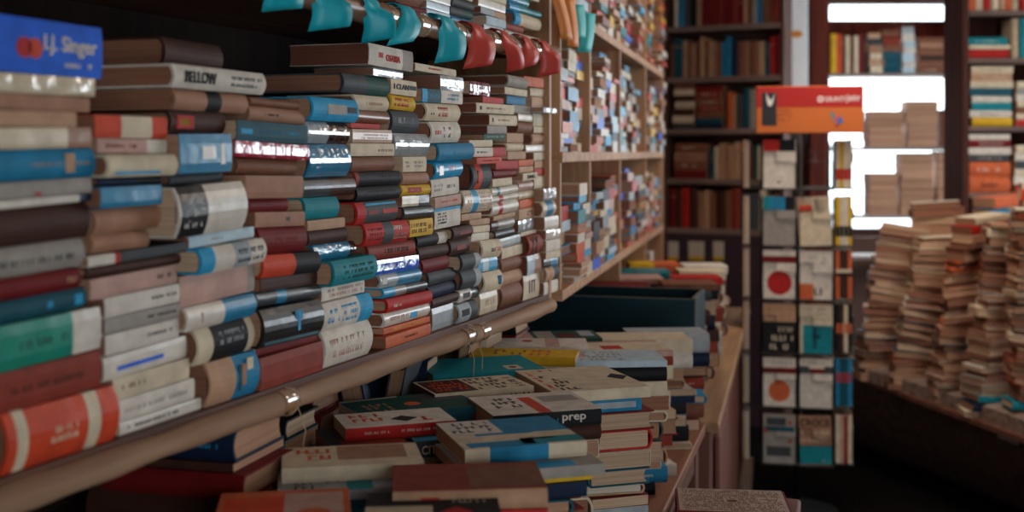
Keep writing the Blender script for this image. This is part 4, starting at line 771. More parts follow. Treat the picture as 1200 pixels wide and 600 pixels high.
upright_row(gen('dred dbrown red*1.2 dbrown*1.3 kraft tan brown dbrown*1.5 brown rbrown*1.3 dgrey*3 cream grey*1.2 brown'), kb, .03, .66, HS, KZ[0], ku, kn, 'along the lowest shelf of the back bookcase', GB, rk)
# leaflets with yellow edge clipped below the lowest shelf
YM = plain_mat('leaflet_yellow', 'd8b02a', .5); WM = plain_mat('leaflet_paper', 'cdbfae', .6)
for i, (px, w_, ro, lb) in enumerate([(789, .06, 0, 'pale leaflet with yellow foot below the back bookcase, nearest the wall'), (816, .09, .0, 'wide pale leaflet with yellow foot below the back bookcase'), (842, .06, -.25, 'slanting dark-topped leaflet with yellow foot below the back bookcase')]):
    s, t = hit(px, .006, kb, ku, kn); p = kb+ku*s+kn*.004; z1 = CZ-(283-HOR)/F*t; z0 = CZ-(305-HOR)/F*t
    rt = empty('leaflet', (p.x, p.y, z0), lb, 'leaflet', 'leaflets pinned below the back bookcase', KA)
    b = MB(); b.box(-w_/2, w_/2, -.003, 0, .02, z1-z0); b.build('sheet', WM, rt); b = MB(); b.box(-w_/2, w_/2, -.0032, 0, 0, .0199); b.build('coloured_foot', YM, rt); rt.rotation_euler = (0, ro*.0, KA)
# ------------------------------------------------------------------ room
FL = plain_mat('dark_stone_floor', '0f0c0b', .95, 0, .35, 3); FL.node_tree.nodes['Principled BSDF'].inputs['Specular IOR Level'].default_value = .08
WALLM = plain_mat('old_plaster', '6b4f45', .85, 0, .25, 2)
def wall_seg(name, a, b_, z0, z1, th, mat, side=1):
    a = Vector(a); b_ = Vector(b_); n = Vector((b_.y-a.y, a.x-b_.x)).normalized()*th*side
    m = MB(); poly = [a, b_, b_+n, a+n]
    m.prism([(p.x, p.y) for p in poly], z0, z1); return struct(m.build(name, mat))
m = MB(); m.prism([C(-4, -2.6), C(4.5, -2.6), C(4.5, 7.6), C(-4, 7.6)], -.1, 0); struct(m.build('floor', FL))
m = MB(); m.prism([C(-4, -2.6), C(4.5, -2.6), C(4.5, 7.6), C(-4, 7.6)], 2.8, 2.95); struct(m.build('ceiling', plain_mat('ceiling_plaster', '8a7465', .9, 0, .2, 2)))
wall_seg('wall_left', (-1.2, -2.2), (-1.12, 6.9), 0, 2.8, .15, WALLM, -1)
# back wall: solid up to the window
WD = 7.30; wx0, wx1 = (966-600)/F*WD, (1131-600)/F*WD; wz0, wz1 = CZ-(278-HOR)/F*WD, CZ+(178+6)/F*WD
def bw(name, x0, x1, z0, z1): 
    m = MB(); m.prism([C(x0, WD), C(x1, WD), C(x1, WD+.2), C(x0, WD+.2)], z0, z1); return m
m = MB()
for x0, x1, z0, z1 in ((-1.6, wx0, 0, 2.8), (wx1, 3.9, 0, 2.8), (wx0, wx1, 0, wz0), (wx0, wx1, wz1, 2.8)): m.prism([C(x0, WD), C(x1, WD), C(x1, WD+.2), C(x0, WD+.2)], z0, z1)
struct(m.build('wall_back', WALLM))
GL = bpy.data.materials.new('window_glass'); nt, N, Lk, bs = nodes_of(GL); N.remove(bs)
tr = N.new('ShaderNodeBsdfTransparent'); gl = N.new('ShaderNodeBsdfGlossy'); gl.inputs['Roughness'].default_value = .05; ms = N.new('ShaderNodeMixShader'); ms.inputs[0].default_value = .08
Lk.new(tr.outputs[0], ms.inputs[1]); Lk.new(gl.outputs[0], ms.inputs[2]); Lk.new(ms.outputs[0], N['Material Output'].inputs['Surface'])
win = struct(bpy.data.objects.new('window_1', None)); COL.objects.link(win); q = C((wx0+wx1)/2, WD+.1); win.location = (q[0], q[1], wz0); win.rotation_euler = (0, 0, YAW)
hw, hz = (wx1-wx0)/2, wz1-wz0; WF = plain_mat('window_frame_paint', '4a2b24', .5)
for nm, bx, mt in (('frame', (-hw, -hw+.05, -.03, .03, 0, hz), WF), ('frame', (hw-.05, hw, -.03, .03, 0, hz), WF), ('frame', (-hw+.05, hw-.05, -.03, .03, 0, .05), WF), ('frame', (-hw+.05, hw-.05, -.03, .03, hz-.05, hz), WF), ('pane', (-hw+.05, hw-.05, -.004, .004, .05, hz-.05), GL)):
    b = MB(); b.box(*bx); b.build(nm, mt, win)
m = MB()
for d0, d1, z0, z1 in ((-2.2, 4.3, 0, 2.8), (6.9, 7.5, 0, 2.8), (4.3, 6.9, 0, .9), (4.3, 6.9, 2.5, 2.8)): m.prism([C(3.9, d0), C(4.05, d0), C(4.05, d1), C(3.9, d1)], z0, z1)
struct(m.build('wall_right', WALLM))
# front wall behind the photographer with an unseen opening added for fill light
m = MB()
for x0, x1, z0, z1 in ((-4, .6, 0, 2.8), (2.6, 4.05, 0, 2.8), (.6, 2.6, 2.45, 2.8)): m.prism([C(x0, -2.4), C(x1, -2.4), C(x1, -2.2), C(x0, -2.2)], z0, z1)
struct(m.build('wall_front', WALLM))
# red-brown post and white painted post between bookcase and window
def post(name, px0, px1, d, z0, z1, dep, mat, label, cat):
    x0, x1 = (px0-600)/F*d, (px1-600)/F*d; q = C((x0+x1)/2, d+dep/2); rt = empty(name, (q[0], q[1], z0), label, cat, None, YAW)
    b = MB(); b.box(-(x1-x0)/2, (x1-x0)/2, -dep/2, dep/2, 0, z1-z0); b.build('shaft', mat, rt, .006); return rt, (x1-x0)
RBW = wood_mat('red_brown_post', '4a1f18', '6e3226', .85, axis=2); RBW.node_tree.nodes['Principled BSDF'].inputs['Specular IOR Level'].default_value = .12
post('wooden_post', 949, 968, 6.85, 0, 2.8, .12, RBW, 'reddish brown wooden post between white board and window', 'post')
rt, pw = post('white_board', 919.5, 947, 6.62, CZ-(106-HOR)/F*6.62, 2.8, .03, plain_mat('white_board_paint', 'f4f5f6', .6, 0, .05), 'tall narrow white board with orange dot above the book stand', 'board')
b = MB(); b.prism([(.035*math.cos(k*math.pi/12), .02*math.sin(k*math.pi/12)) for k in range(24)], 0, .002); oo = b.build('orange_dot', plain_mat('dot_orange', 'e08b2a', .5), rt); oo.rotation_euler = (math.pi/2, 0, 0); oo.location = (0, -.0151, (178-40)/F*6.62+CZ-(CZ-(106-HOR)/F*6.62)); 
b = MB(); z0 = CZ-(106-HOR)/F*6.62; b.box(-.03, .03, -.015, .015, -z0, 0); b.build('support_foot', W_BK, rt)
# ------------------------------------------------------------------ shelves across the window with their books
SD = 6.95
def CP(px, d): return (px-600)/F*d
wcase = empty('window_shelving', C(CP(1048, SD), SD), 'dark shelving across the bright window, stacked with backlit books', 'bookcase', None, YAW)
wx = CP(1048, SD); L0, L1 = CP(968, SD)-wx, CP(1128, SD)-wx
W_WS = wood_mat('window_shelf_wood', '7a6a62', '9a8a80', .5, axis=0)
WZ = [CZ-(y-HOR)/F*SD for y in (86, 172, 252, 300)]
for z in WZ:
    b = MB(); b.box(L0+.016, L1-.016, -.0, .2, z-.022, z); b.build('shelf_board', W_WS, wcase, .002)
for x in (L0, L1-.016):
    b = MB(); b.box(x, x+.016, 0, .2, 0, 2.6); b.build('side_panel', RBW, wcase, .002)
b = MB(); b.box(L0+.016, L1-.016, .185, .2, CZ-(46-HOR)/F*SD, CZ-(20-HOR)/F*SD); b.build('cross_rail', RBW, wcase, .002)
wb = Vector(C(0, SD)); GW = 'books on the shelving across the window'; rw = random.Random(21)
def wpile(phrase, px0, px1, zi, y_top, cols, spine_out=True, depth=.13):
    zs = WZ[zi]; top = CZ-(y_top-HOR)/F*SD; T = (top-zs)/len(cols)
    flat_pile_k(phrase, (CP(px0, SD)+CP(px1, SD))/2, zs, ['%s@%g' % (c, T*(1+.25*math.sin(i*2.1+px0))) for i, c in enumerate(cols)], CP(px1, SD)-CP(px0, SD)-.008, depth, GW, wb, cr, -cf*1.0, YAW, None, rw, spine_out)
upright_row([('yellow', 1.3, .8), ('ored', 1, .8), ('brown', 1, .78), ('cream', .9, .76), ('brown', .8, .76), ('cream', .9, .76), ('dred', 1.2, .8), ('dbrown', .9, .8)], wb, CP(971.5, SD)+.012, CP(1018, SD), .29, WZ[0], cr, -cf, 'on the upper window shelf', GW, rw)
wpile('the cream pile on the upper window shelf', 1019, 1035, 0, 38, ['cream', 'tan', 'cream', 'kraft', 'dgrey', 'tan'])
wpile('the teal pile on the upper window shelf', 1036, 1058, 0, 34, ['dteal', 'dteal', 'dteal', 'brown', 'rbrown', 'brown'])
wpile('the white pile on the upper window shelf', 1059, 1075, 0, 30, ['lblue', 'white', 'lblue', 'white', 'lblue', 'white', 'silver'])
wpile('the brown pile on the upper window shelf', 1076, 1113, 0, 43, ['brown', 'brown', 'dbrown', 'brown', 'kraft', 'brown'])
wpile('the dark pile by the shelf end', 1114, 1125, 0, 46, ['black', 'dbrown', 'black', 'grey', 'lblue'])
wpile('the middle window pile nearest the stand', 1017, 1063, 1, 130, ['brown', 'brown', 'kraft', 'brown', 'kraft'], False)
wpile('the red-marked pile on the middle window shelf', 1064, 1103, 1, 118, ['brown', 'kraft', 'brown', 'brown', 'dred', 'brown'], False)
upright_row([('brown', 1, .75), ('dbrown', 1, .72), ('white', 1, .72)], wb, CP(1104, SD), CP(1125, SD)-.012, .29, WZ[1], cr, -cf, 'on the middle window shelf', GW, rw)
wpile('the low pile on the lower window shelf', 1018, 1055, 2, 205, ['brown', 'brown', 'dbrown', 'brown', 'kraft'], False)
wpile('the tall pile on the lower window shelf', 1056, 1098, 2, 180, ['brown', 'kraft', 'brown', 'kraft', 'brown', 'brown', 'dbrown'], False)
wpile('the grey-brown pile at the lower shelf end', 1100, 1124, 2, 178, ['brown', 'kraft', 'brown', 'dbrown', 'brown', 'brown', 'brown'], False)
# ------------------------------------------------------------------ right bookcase
RD = 5.75
rcase = empty('side_bookcase', C(CP(1190, RD), RD), 'dark wooden bookcase with colourful lying books behind the boat', 'bookcase', None, YAW)
rx = CP(1190, RD); r0, r1 = CP(1128, RD)-rx, CP(1262, RD)-rx
W_RC = wood_mat('side_bookcase_wood', '3a1d18', '573027', .85, axis=2); W_RCS = wood_mat('side_shelf_wood', '5b4640', '7b655c', .5, axis=0)
RZS = [CZ-(y-HOR)/F*RD for y in (300, 226, 148, 68, 12)]
for x in (r0, r1-.03):
    b = MB(); b.box(x, x+.03, 0, .24, 0, 2.6); b.build('side_panel', W_RC, rcase, .003)
b = MB(); b.box(r0, r1, .24, .252, 0, 2.6); b.build('back_panel', W_RC, rcase)
for z in RZS:
    b = MB(); b.box(r0+.03, r1-.03, 0, .24, z-.024, z); b.build('shelf_board', W_RCS, rcase, .002)
rb = Vector(C(0, RD)); GRC = 'books lying on the dark side bookcase'; rr_ = random.Random(31)
def rpile(phrase, px0, px1, zi, cols, y_top, so=True):
    zs = RZS[zi]; top = CZ-(y_top-HOR)/F*RD; wts = [float(c.split('*')[1]) if '*' in c else 1 for c in cols]; k = (top-zs)/sum(wts)
    flat_pile_k(phrase, (CP(px0, RD)+CP(px1, RD))/2, zs, ['%s@%g' % (c.split('*')[0], w*k) for c, w in zip(cols, wts)], CP(px1, RD)-CP(px0, RD), .15, GRC, rb, cr, -cf, YAW, None, rr_, so)
rpile('the pile on the second side shelf', 1139, 1190, 2, ['yellow*1.2', 'white', 'teal', 'white', 'dteal', 'cream', 'tan', 'cream'], 77)
rpile('the next pile on the second side shelf', 1193, 1240, 2, ['red', 'cream', 'brown', 'cream', 'white', 'grey', 'cream'], 95)
rpile('the orange pile on the third side shelf', 1137, 1188, 1, ['orange*2.2', 'orange*2', 'dgrey', 'white', 'dred', 'white*.8'], 157)
rpile('the pale pile on the third side shelf', 1190, 1240, 1, ['red', 'white', 'cream', 'dgrey', 'white', 'cream'], 170)
rpile('the low pile on the first side shelf', 1136, 1186, 3, ['red*1.3', 'cream*.6', 'teal*1.1'], 43)
upright_row([('cream', 1, .9), ('teal', .8, .9), ('white', 1.2, .9), ('tan', 1, .9), ('dred', 1, .9), ('grey', 1, .9)], rb, CP(1189, RD), CP(1240, RD), .215, RZS[3], cr, -cf, 'on the first side shelf', GRC, rr_)
upright_row(gen('orange cream red cream tan orange cream red tan cream orange grey'), rb, CP(1137, RD), CP(1240, RD), .26, RZS[4], cr, -cf, 'on the topmost side shelf', GRC, rr_)
# ------------------------------------------------------------------ revolving book stand
TD = 4.96; sc = Vector(C(CP(933, TD), TD)); SR_ = YAW-.20
stand = empty('book_stand', (sc.x, sc.y, 0), 'black wire revolving book stand with red and orange header sign', 'book stand', None, SR_)
BKM = plain_mat('black_wire', '1c1a1b', .5, .3, .1, 20)
ty = [160.5, 222, 289, 352, 415, 478.5, 545.5]; zb = [CZ-(y-HOR)/F*(TD-.18) for y in ty]
b = MB(); b.tube([(0, 0, .02), (0, 0, zb[0]+.06)], .017, 12); b.build('pole', BKM, stand, smooth=True)
b = MB(); b.prism([(.17*math.cos(k*math.pi/16), .17*math.sin(k*math.pi/16)) for k in range(32)], 0, .02); b.build('base_plate', plain_mat('dark_iron', '141213', .8), stand, .004)
AP = .143; HW = .069
# pockets: (outward normal, sideways offset of the pocket's centre): two on each side of the square rack
faces = {0: ((0, -1), -.0715), 1: ((0, -1), .0715), 2: ((1, 0), -.0715), 3: ((1, 0), .0715), 4: ((0, 1), -.0715), 5: ((0, 1), .0715), 6: ((-1, 0), -.0715), 7: ((-1, 0), .0715)}
def deep(fi): return .045 if fi in (0, 1, 4, 5) else .075
for ti in range(6):
    z0 = zb[ti+1]; b = MB()
    for i, s_ in enumerate((-1, 1)):
        for q0, q1 in (((-AP, s_*AP), (AP, s_*AP)), ((s_*AP, -AP), (s_*AP, AP))): b.tube([(q0[0], q0[1], z0), (q1[0], q1[1], z0)], .004, 6)
    b.tube([(-AP, 0, z0), (AP, 0, z0)], .003, 6); b.tube([(0, -AP, z0), (0, AP, z0)], .003, 6)
    for fi, (nn, uo) in faces.items():
        nx, ny = nn; tx, ty_ = -ny, nx; D_ = deep(fi)
        def P(u, v, w): return (nx*(AP+w)+tx*(uo+u), ny*(AP+w)+ty_*(uo+u), z0+v)
        for u in (-HW, HW): b.tube([P(u, .19, 0), P(u, 0, 0), P(u, 0, D_)], .0024, 6)
        b.tube([P(0, 0, 0), P(0, 0, D_)], .0024, 6); b.tube([P(-HW, 0, D_), P(HW, 0, D_)], .0034, 6)
        b.tube([P(-HW+.004, 0, D_), P(-HW+.004, .15, D_), P(-.015, .15, D_), P(-.015, .11, D_), P(HW-.004, .11, D_), P(HW-.004, 0, D_)], .0024, 6)
    b.build('wire_tier', BKM, stand)
# header sign
sz0 = CZ-(156-HOR)/F*(TD-.2); sz1 = CZ-(101-HOR)/F*(TD-.2); sw = 122/F*(TD-.2)
sg = MB(); sg.box(-sw/2, sw/2, -.21, -.17, sz0, sz1); SR = plain_mat('sign_red', 'b01c18', .75, 0, .06, 4); SO = plain_mat('sign_orange', 'cc6a2a', .75, 0, .06, 4)
sx0 = .010
sign = sg.build('header_sign', SO, stand, .003); sign.location = (sx0*0, 0, 0); sign.location = (.035, 0, 0); sign.rotation_euler = (0, 0, .05)
def sgn(name, x0, x1, v0, v1, mat, lay=1):
    b = MB(); H = sz1-sz0; b.box(-sw/2+x0*sw, -sw/2+x1*sw, -.2101-.0004*lay, -.209, sz0+v0*H, sz0+v1*H); return b.build(name, mat, sign)
sgn('red_band', 0.003, .997, .55, .985, SR); sgn('dark_picture', .05, .19, .16, .86, plain_mat('sign_black', '1d1517', .5), 2)
DT = plain_mat('sign_dark_text', '8a2a12', .5); SW = plain_mat('sign_white', 'ece6e0', .4); SB = plain_mat('sign_blue', '1e5fae', .4); ST = plain_mat('sign_teal', '1c7f86', .4); SP = plain_mat('sign_magenta', 'd0305c', .4)
def sgpoly(name, pts, mat, lay):
    H = sz1-sz0; b = MB(); b.prism([(-sw/2+x*sw, -(sz0+v*H)) for x, v in pts], 0, .001)
    oo = b.build(name, mat, sign); oo.rotation_euler = (-math.pi/2, 0, 0); oo.location = (0, -.2100-.0006*lay-.0004, 0); return oo
sgpoly('white_figure', [(.09, .86), (.10, .66), (.115, .58), (.14, .58), (.155, .66), (.175, .86), (.15, .74), (.135, .70), (.12, .74)], SW, 2)
rt_ = random.Random(2); H = sz1-sz0; b = MB()
for r in range(3):
    for x0, x1, y0, y1 in scribble(-sw/2+.2*sw, -sw/2+(.32+.04*(r % 2))*sw, sz0+H*(.24+.1*(2-r)), sz0+H*(.33+.1*(2-r)), 1, rt_, .9):
        if x1-x0 > .0001: b.box(x0, x1, -.2108, -.209, y0, y1)
b.build('small_print', DT, sign)
text_mesh('lettering', 'GIUNTI', .195*sw, .105*H, SW, sign, Matrix.Translation((-sw/2+.735*sw, -.2106, sz0+.72*H)) @ Matrix.Rotation(math.pi/2, 4, 'X'), .0006, .015)
text_mesh('lettering', 'Junior', .13*sw, .19*H, SW, sign, Matrix.Translation((-sw/2+.905*sw, -.2106, sz0+.73*H)) @ Matrix.Rotation(math.pi/2, 4, 'X'), .0006, .02)
sgpoly('round_emblem', [(.6+.028*math.cos(k*math.pi/12), .72+.066*math.sin(k*math.pi/12)*1.0) for k in range(24)], SW, 1)
sgpoly('emblem_ring', [(.6+.014*math.cos(k*math.pi/12), .72+.034*math.sin(k*math.pi/12)*1.0) for k in range(24)], SR, 2)
sgpoly('bird_emblem', [(.69, .43), (.715, .45), (.735, .36), (.73, .2), (.70, .38)], ST, 1)
sgpoly('bird_emblem', [(.73, .30), (.775, .37), (.75, .20)], SP, 1); sgpoly('bird_emblem', [(.775, .37), (.815, .25), (.76, .17), (.752, .20)], SB, 1); sgpoly('bird_emblem', [(.752, .185), (.78, .16), (.745, .12), (.735, .16)], SR, 1)
b = MB(); b.tube([(-.02, 0, zb[0]-.2), (-.02, -.18, sz0+.02)], .006, 6); b.tube([(.03, 0, zb[0]-.2), (.03, -.18, sz0+.02)], .006, 6); b.tube([(0, 0, zb[0]+.05), (.01, -.175, sz0+.1)], .006, 6); b.build('sign_bracket', BKM, stand)
Ms = Matrix.Translation((sc.x, sc.y, 0)) @ Matrix.Rotation(SR_, 4, 'Z'); GST = 'paperbacks in the revolving book stand'
def pocket(ti, fi, n, T, c, art, desc, h=None, lean=0, title=None):
    """n copies in the pocket of tier ti, facet fi; covers face outwards, spine to the viewer's left"""
    z0 = zb[ti+1]+.0045; nx, ny = faces[fi][0]; uo = faces[fi][1]; hgt = h or .195; wd = .128
    right = Vector((-ny, nx, 0)); out = Vector((nx, ny, 0))
    for k in range(n):
        p = out*(AP+deep(fi)-.004-(k+1)*T) + right*uo + Vector((0, 0, z0)) ; ca = None if k else art
        cc = c if isinstance(c, str) else c[k % len(c)]
        if isinstance(c, list): ca = None
        M = Ms @ (Matrix.Translation(p) @ Matrix.Rotation(lean, 4, out) @ axes((0, 0, hgt/2), (0, 0, -1), tuple(right), tuple(out)))
        hh2 = hgt*(1 if k == 0 else .99)
        pos = 'at the front' if k == 0 else ORD[k]+' behind the front one'
        book('%s, %s' % (desc, pos) if n > 1 else desc, M @ Matrix.Translation((0 if k == 0 else .5*(hgt-hh2), 0, 0)), hh2, wd, T-.0006, cc, False, 0, 'cream' if k % 2 == 0 else 'white', title, ca, GST)
FLT, FRT, RT, LT = 0, 1, 2, 7
pocket(0, FLT, 3, .011, 'white', [('red', .0, .24, .0, .5), ('black', .0, .24, .5, .98), ('dgrey', .85, .9, .45, .52)], 'white book with red and black head in topmost stand tier')
pocket(0, RT, 4, .016, ['cream', 'white', 'yellow'], None, 'pale book edge-on in topmost stand tier', title='red/.6/.82/.05/.95/0')
pocket(0, LT, 2, .012, 'kraft', None, 'light brown book edge-on in topmost stand tier')
pocket(0, 3, 3, .016, 'yellow', [('orange', .6, .85, .0, .45), ('dteal', .6, .85, .45, .7)], 'yellow book at the back of topmost stand tier')
pocket(1, FLT, 3, .011, 'grey', [('teal', 0, .28, 0, .2), ('steel', 0, .28, .2, .68), ('black', 0, .28, .68, .98)], 'grey book with green and blue head in second stand tier')
pocket(1, FRT, 3, .011, 'cream', [('cream', 0, 1, 0, 1), ('orange', 0, .3, .0, .5), ('ored', .16, .3, .05, .45, 0, 2), ('black', .04, .32, .52, .92)], 'pale yellow tilted book in second stand tier', lean=.06)
pocket(1, RT, 4, .016, ['yellow', 'white', 'cream'], None, 'pale yellow book edge-on in second stand tier', title='black/.6/.82/.05/.95/0')
pocket(1, LT, 2, .012, 'kraft', None, 'light brown book edge-on in second stand tier')
pocket(2, FLT, 3, .011, 'white', [('dred', .12, .26, .0, 1), ('red', .42, .92, .05, .95, -1)], 'white book with big red dot in third stand tier')
pocket(2, FRT, 3, .012, 'white', [('orange', .68, 1, .0, .42), ('grey', .1, .3, .1, .8, -4), ('dgrey', .72, .95, .42, .75, -3)], 'white book with orange corner in third stand tier')
pocket(2, RT, 4, .016, ['orange', 'dbrown', 'dbrown'], None, 'brown and orange book edge-on in third stand tier', title='cream/.38/.46/.05/.95/0;black/.47/.54/.05/.95/0')
pocket(2, LT, 2, .012, 'pink', None, 'pinkish book edge-on in third stand tier')
pocket(3, FLT, 3, .011, 'tan', [('black', .37, 1, 0, 1), ('cream', .43, .97, .08, .92, -5, 2), ('kraft', .05, .3, .1, .9, -4)], 'tan book with black letter-printed foot in fourth stand tier')
pocket(3, FRT, 3, .011, 'cream', [('teal', .42, 1, .1, .98), ('dteal', .48, .9, .4, .52, 0, 2), ('dteal', .6, .7, .38, .62, 0, 2), ('grey', .05, .34, .1, .9, -5)], 'cream book with teal figure panel in fourth stand tier')
pocket(3, RT, 4, .016, ['black', 'cream', 'dbrown'], None, 'dark and cream book edge-on in fourth stand tier', title='orange/.4/.6/.2/.9/0')
pocket(3, 3, 3, .016, ['cream', 'white', 'cream'], None, 'cream book at the back of fourth stand tier')
pocket(3, LT, 2, .012, 'dred', None, 'dark red book edge-on in fourth stand tier')
pocket(4, FLT, 3, .011, 'white', [('dred', .2, .32, .0, 1), ('grey', .03, .16, .1, .9, -3), ('orange', .46, .9, .08, .92, -1)], 'white book with orange dot in fifth stand tier')
pocket(4, FRT, 3, .012, 'white', [('dgrey', .15, .3, 0, .28), ('dred', .2, .3, .28, .75), ('dgrey', .15, .3, .75, 1), ('grey', .03, .13, .1, .8, -3)], 'white book with dark banded head in fifth stand tier')
pocket(4, RT, 4, .016, ['steel', 'dteal', 'dteal'], None, 'teal book edge-on in fifth stand tier', title='red/.3/.5/.2/.8/0')
pocket(4, 3, 3, .016, ['red', 'dgreen'], None, 'red and green book at the back of fifth stand tier')
pocket(4, LT, 2, .012, 'dgreen', None, 'dark green book edge-on in fifth stand tier')
pocket(5, FLT, 3, .011, 'grey', [('dgrey', .06, .22, .1, .7), ('dteal', .24, .34, .05, .95), ('dgrey', .65, .85, .1, .85), ('red', .12, .2, .76, .88, -1), ('red', .5, .58, .76, .88, -1), ('red', .3, .38, .03, .15, -1, 2)], 'grey book with dark boxes in lowest stand tier')
pocket(5, FRT, 3, .011, 'kraft', [('teal', .6, .98, .0, 1), ('dteal', .6, .62, 0, 1, 0, 2), ('cream', .25, .55, .05, .95, -4), ('white', .88, .93, .7, .95, -3, 2)], 'tan book with teal foot in lowest stand tier', lean=.03)
pocket(5, RT, 4, .016, ['cream', 'rbrown', 'pink'], None, 'cream and brown book edge-on in lowest stand tier')
pocket(5, 3, 3, .016, ['white', 'grey'], None, 'white book at the back of lowest stand tier', title='black/.1/.25/.05/.95/0')
pocket(5, LT, 2, .012, 'dteal', None, 'dark teal book edge-on in lowest stand tier')
for ob in [x for x in COL.objects if x.get('label', '').startswith('tan book with teal foot') and x['label'].endswith('front')]:
    text_mesh('lettering', 'CROCE', .115, .028, cover_mat('black'), ob, Matrix.Translation((-.195*.5+.195*.13, .0, .0106)) @ Matrix.Rotation(math.pi/2, 4, 'Z'), .0005, .015)
# ------------------------------------------------------------------ gondola filled with stacks of books
HULL = wood_mat('black_hull', '3a2a25', '5a453c', .6, axis=0)
RIM = wood_mat('worn_gunwale', '6e594d', 'a08a7c', .6, axis=0)
GH = 1.0
def rimpt(px, y, dz=0):
    q = ONH(px, y, GH); return Vector((q.x, q.y, q.z+dz))
near = [rimpt(p, y) for p, y in ((925, 404), (955, 413), (985, 423), (1010, 430), (1050, 440), (1100, 456), (1150, 472), (1200, 490), (1262, 515), (1330, 548))]
for i, v in enumerate(near): v.z = CZ-GH + .0
dir_ = (near[-1]-near[0]).normalized(); side = Vector((-dir_.y, dir_.x, 0))
if side.dot(Vector((cr.x, cr.y, 0))) < 0: side = -side
ctr = (near[0]+near[-1])/2
boat = empty('gondola', (ctr.x+side.x*.3, ctr.y+side.y*.3, 0), 'old black wooden boat used as a bin for heaped books', 'boat')
BO = Vector((ctr.x+side.x*.3, ctr.y+side.y*.3, 0))
secs = []
n = len(near)
for i, v in enumerate(near):
    wdt = .6
    prof = [(0, 0), (.015, -.10), (.05, -.24), (.13, -.40), (.24, -.47)]
    ln = [Vector((v.x, v.y, v.z))+side*a+Vector((0, 0, b_)) for a, b_ in prof]
    rn = [Vector((v.x, v.y, v.z))+side*(wdt-a)+Vector((0, 0, b_)) for a, b_ in reversed(prof)]
    secs.append(ln+rn)
V = [tuple(p-BO) for s_ in secs for p in s_]; m_ = len(secs[0]); Fc = []
for i in range(n-1):
    for k in range(m_-1): Fc.append((i*m_+k, (i+1)*m_+k, (i+1)*m_+k+1, i*m_+k+1))
Fc.append(tuple(range(m_))); Fc.append(tuple((n-1)*m_+k for k in range(m_-1, -1, -1)))
hull = fix_normals(mesh_obj('hull', V, Fc, HULL, boat, None, True)); md = hull.modifiers.new('planking', 'SOLIDIFY'); md.thickness = .02; md.offset = 0
for sgn_ in (0, 1):
    b = MB(); pts = [v + side*(.6 if sgn_ else 0) for v in near]
    for i in range(n-1):
        a, c = pts[i]-BO, pts[i+1]-BO; u = side*(.045 if not sgn_ else -.045); w = side*(-.025 if not sgn_ else .025)
        bs_ = len(b.v); b.v += [tuple(a+w+Vector((0,0,-.055))), tuple(a+u+Vector((0,0,-.055))), tuple(a+u+Vector((0,0,.012))), tuple(a+w), tuple(c+w+Vector((0,0,-.055))), tuple(c+u+Vector((0,0,-.055))), tuple(c+u+Vector((0,0,.012))), tuple(c+w)]
        b.f += [(bs_, bs_+4, bs_+5, bs_+1), (bs_+1, bs_+5, bs_+6, bs_+2), (bs_+2, bs_+6, bs_+7, bs_+3), (bs_+3, bs_+7, bs_+4, bs_)]; b.m += [0]*4
    b.build('gunwale', RIM, boat)
b = MB(); v = near[7]-BO; b.prism([tuple((v+side*-.028)[:2]), tuple((v+side*-.022)[:2]), tuple((v+side*-.022-dir_*.12)[:2]), tuple((v+side*-.028-dir_*.12)[:2])], CZ-GH-.1, CZ-GH-.08); b.build('metal_strip', plain_mat('dull_metal', 'a09a94', .4, .7), boat)
# flat deck of boards the stacks stand on, just below the rim
DZ = CZ-GH-.055
poly = [near[0]+side*.05, near[-1]+side*.05, near[-1]+side*.57, near[0]+side*.57]
b = MB(); b.prism([tuple((p-BO)[:2]) for p in (poly if (poly[1]-poly[0]).cross(poly[2]-poly[1]).z > 0 else poly[::-1])], DZ-.02, DZ); b.build('deck', W_LEG, boat)
rg = random.Random(77); GG = 'old books heaped in the boat'
GCOL = ['brown', 'kraft', 'tan', 'cream', 'brown', 'dbrown', 'kraft', 'brown', 'white', 'rbrown', 'grey', 'dbrown', 'tan', 'cream', 'orange', 'dteal', 'dgrey']
def gstack(phrase, px, d, y_top, width, specials={}, first_z=None, leanx=.0, curve=0, caps=(), T=(.020, .036), tilt=.04):
    """stack seen at px, distance d, fore edges towards the viewer; it leans as it rises"""
    z = first_z if first_z is not None else DZ+.001; top = CZ-(y_top-HOR)/F*d; d -= .07; width *= 1.1; c0 = Vector(C(CP(px, d), d)); i = 0; n_est = (top-z)/.03
    items = []
    while z < top-.01:
        t = rg.uniform(*T); t = min(t, max(.014, top-z)); items.append((z, t)); z += t
    specials = {k+1: v for k, v in specials.items()}; specials.update({len(items)-len(caps)+k: (v, .03, 1) for k, v in enumerate(caps)})
    tl = rg.uniform(-.05, .05)+tilt; yw = rg.uniform(-.1, .1)
    for i, (z, t) in enumerate(items):
        tl = max(-.17, min(.17, tl+rg.uniform(-.07, .07))); yw = max(-.3, min(.3, yw+rg.uniform(-.2, .2)))
        c = specials[i][0] if i in specials else rg.choice(GCOL); f = (z-DZ)
        p = c0 + cr*(leanx*f+curve*f*f+rg.uniform(-.012, .012)) + cf*(rg.uniform(-.012, .012))
        W = rg.uniform(.125, .15); L = width*rg.uniform(.9, 1.04)
        so_ = i in specials and len(specials[i]) > 2
        book('%s old book, %s up %s' % (colour_words(c), ORD[i], phrase), flat(p.x, p.y, z+.004, YAW+(0 if so_ else math.pi)+yw, -tl*min(1, .3+i/3) if not so_ else tl*min(1, .3+i/3)), L, W, t-.002, c, rg.random() < .3, 0, rg.choice(['tan', 'cream', 'brown', 'brown', 'tan']), None, None, GG, None, rg)
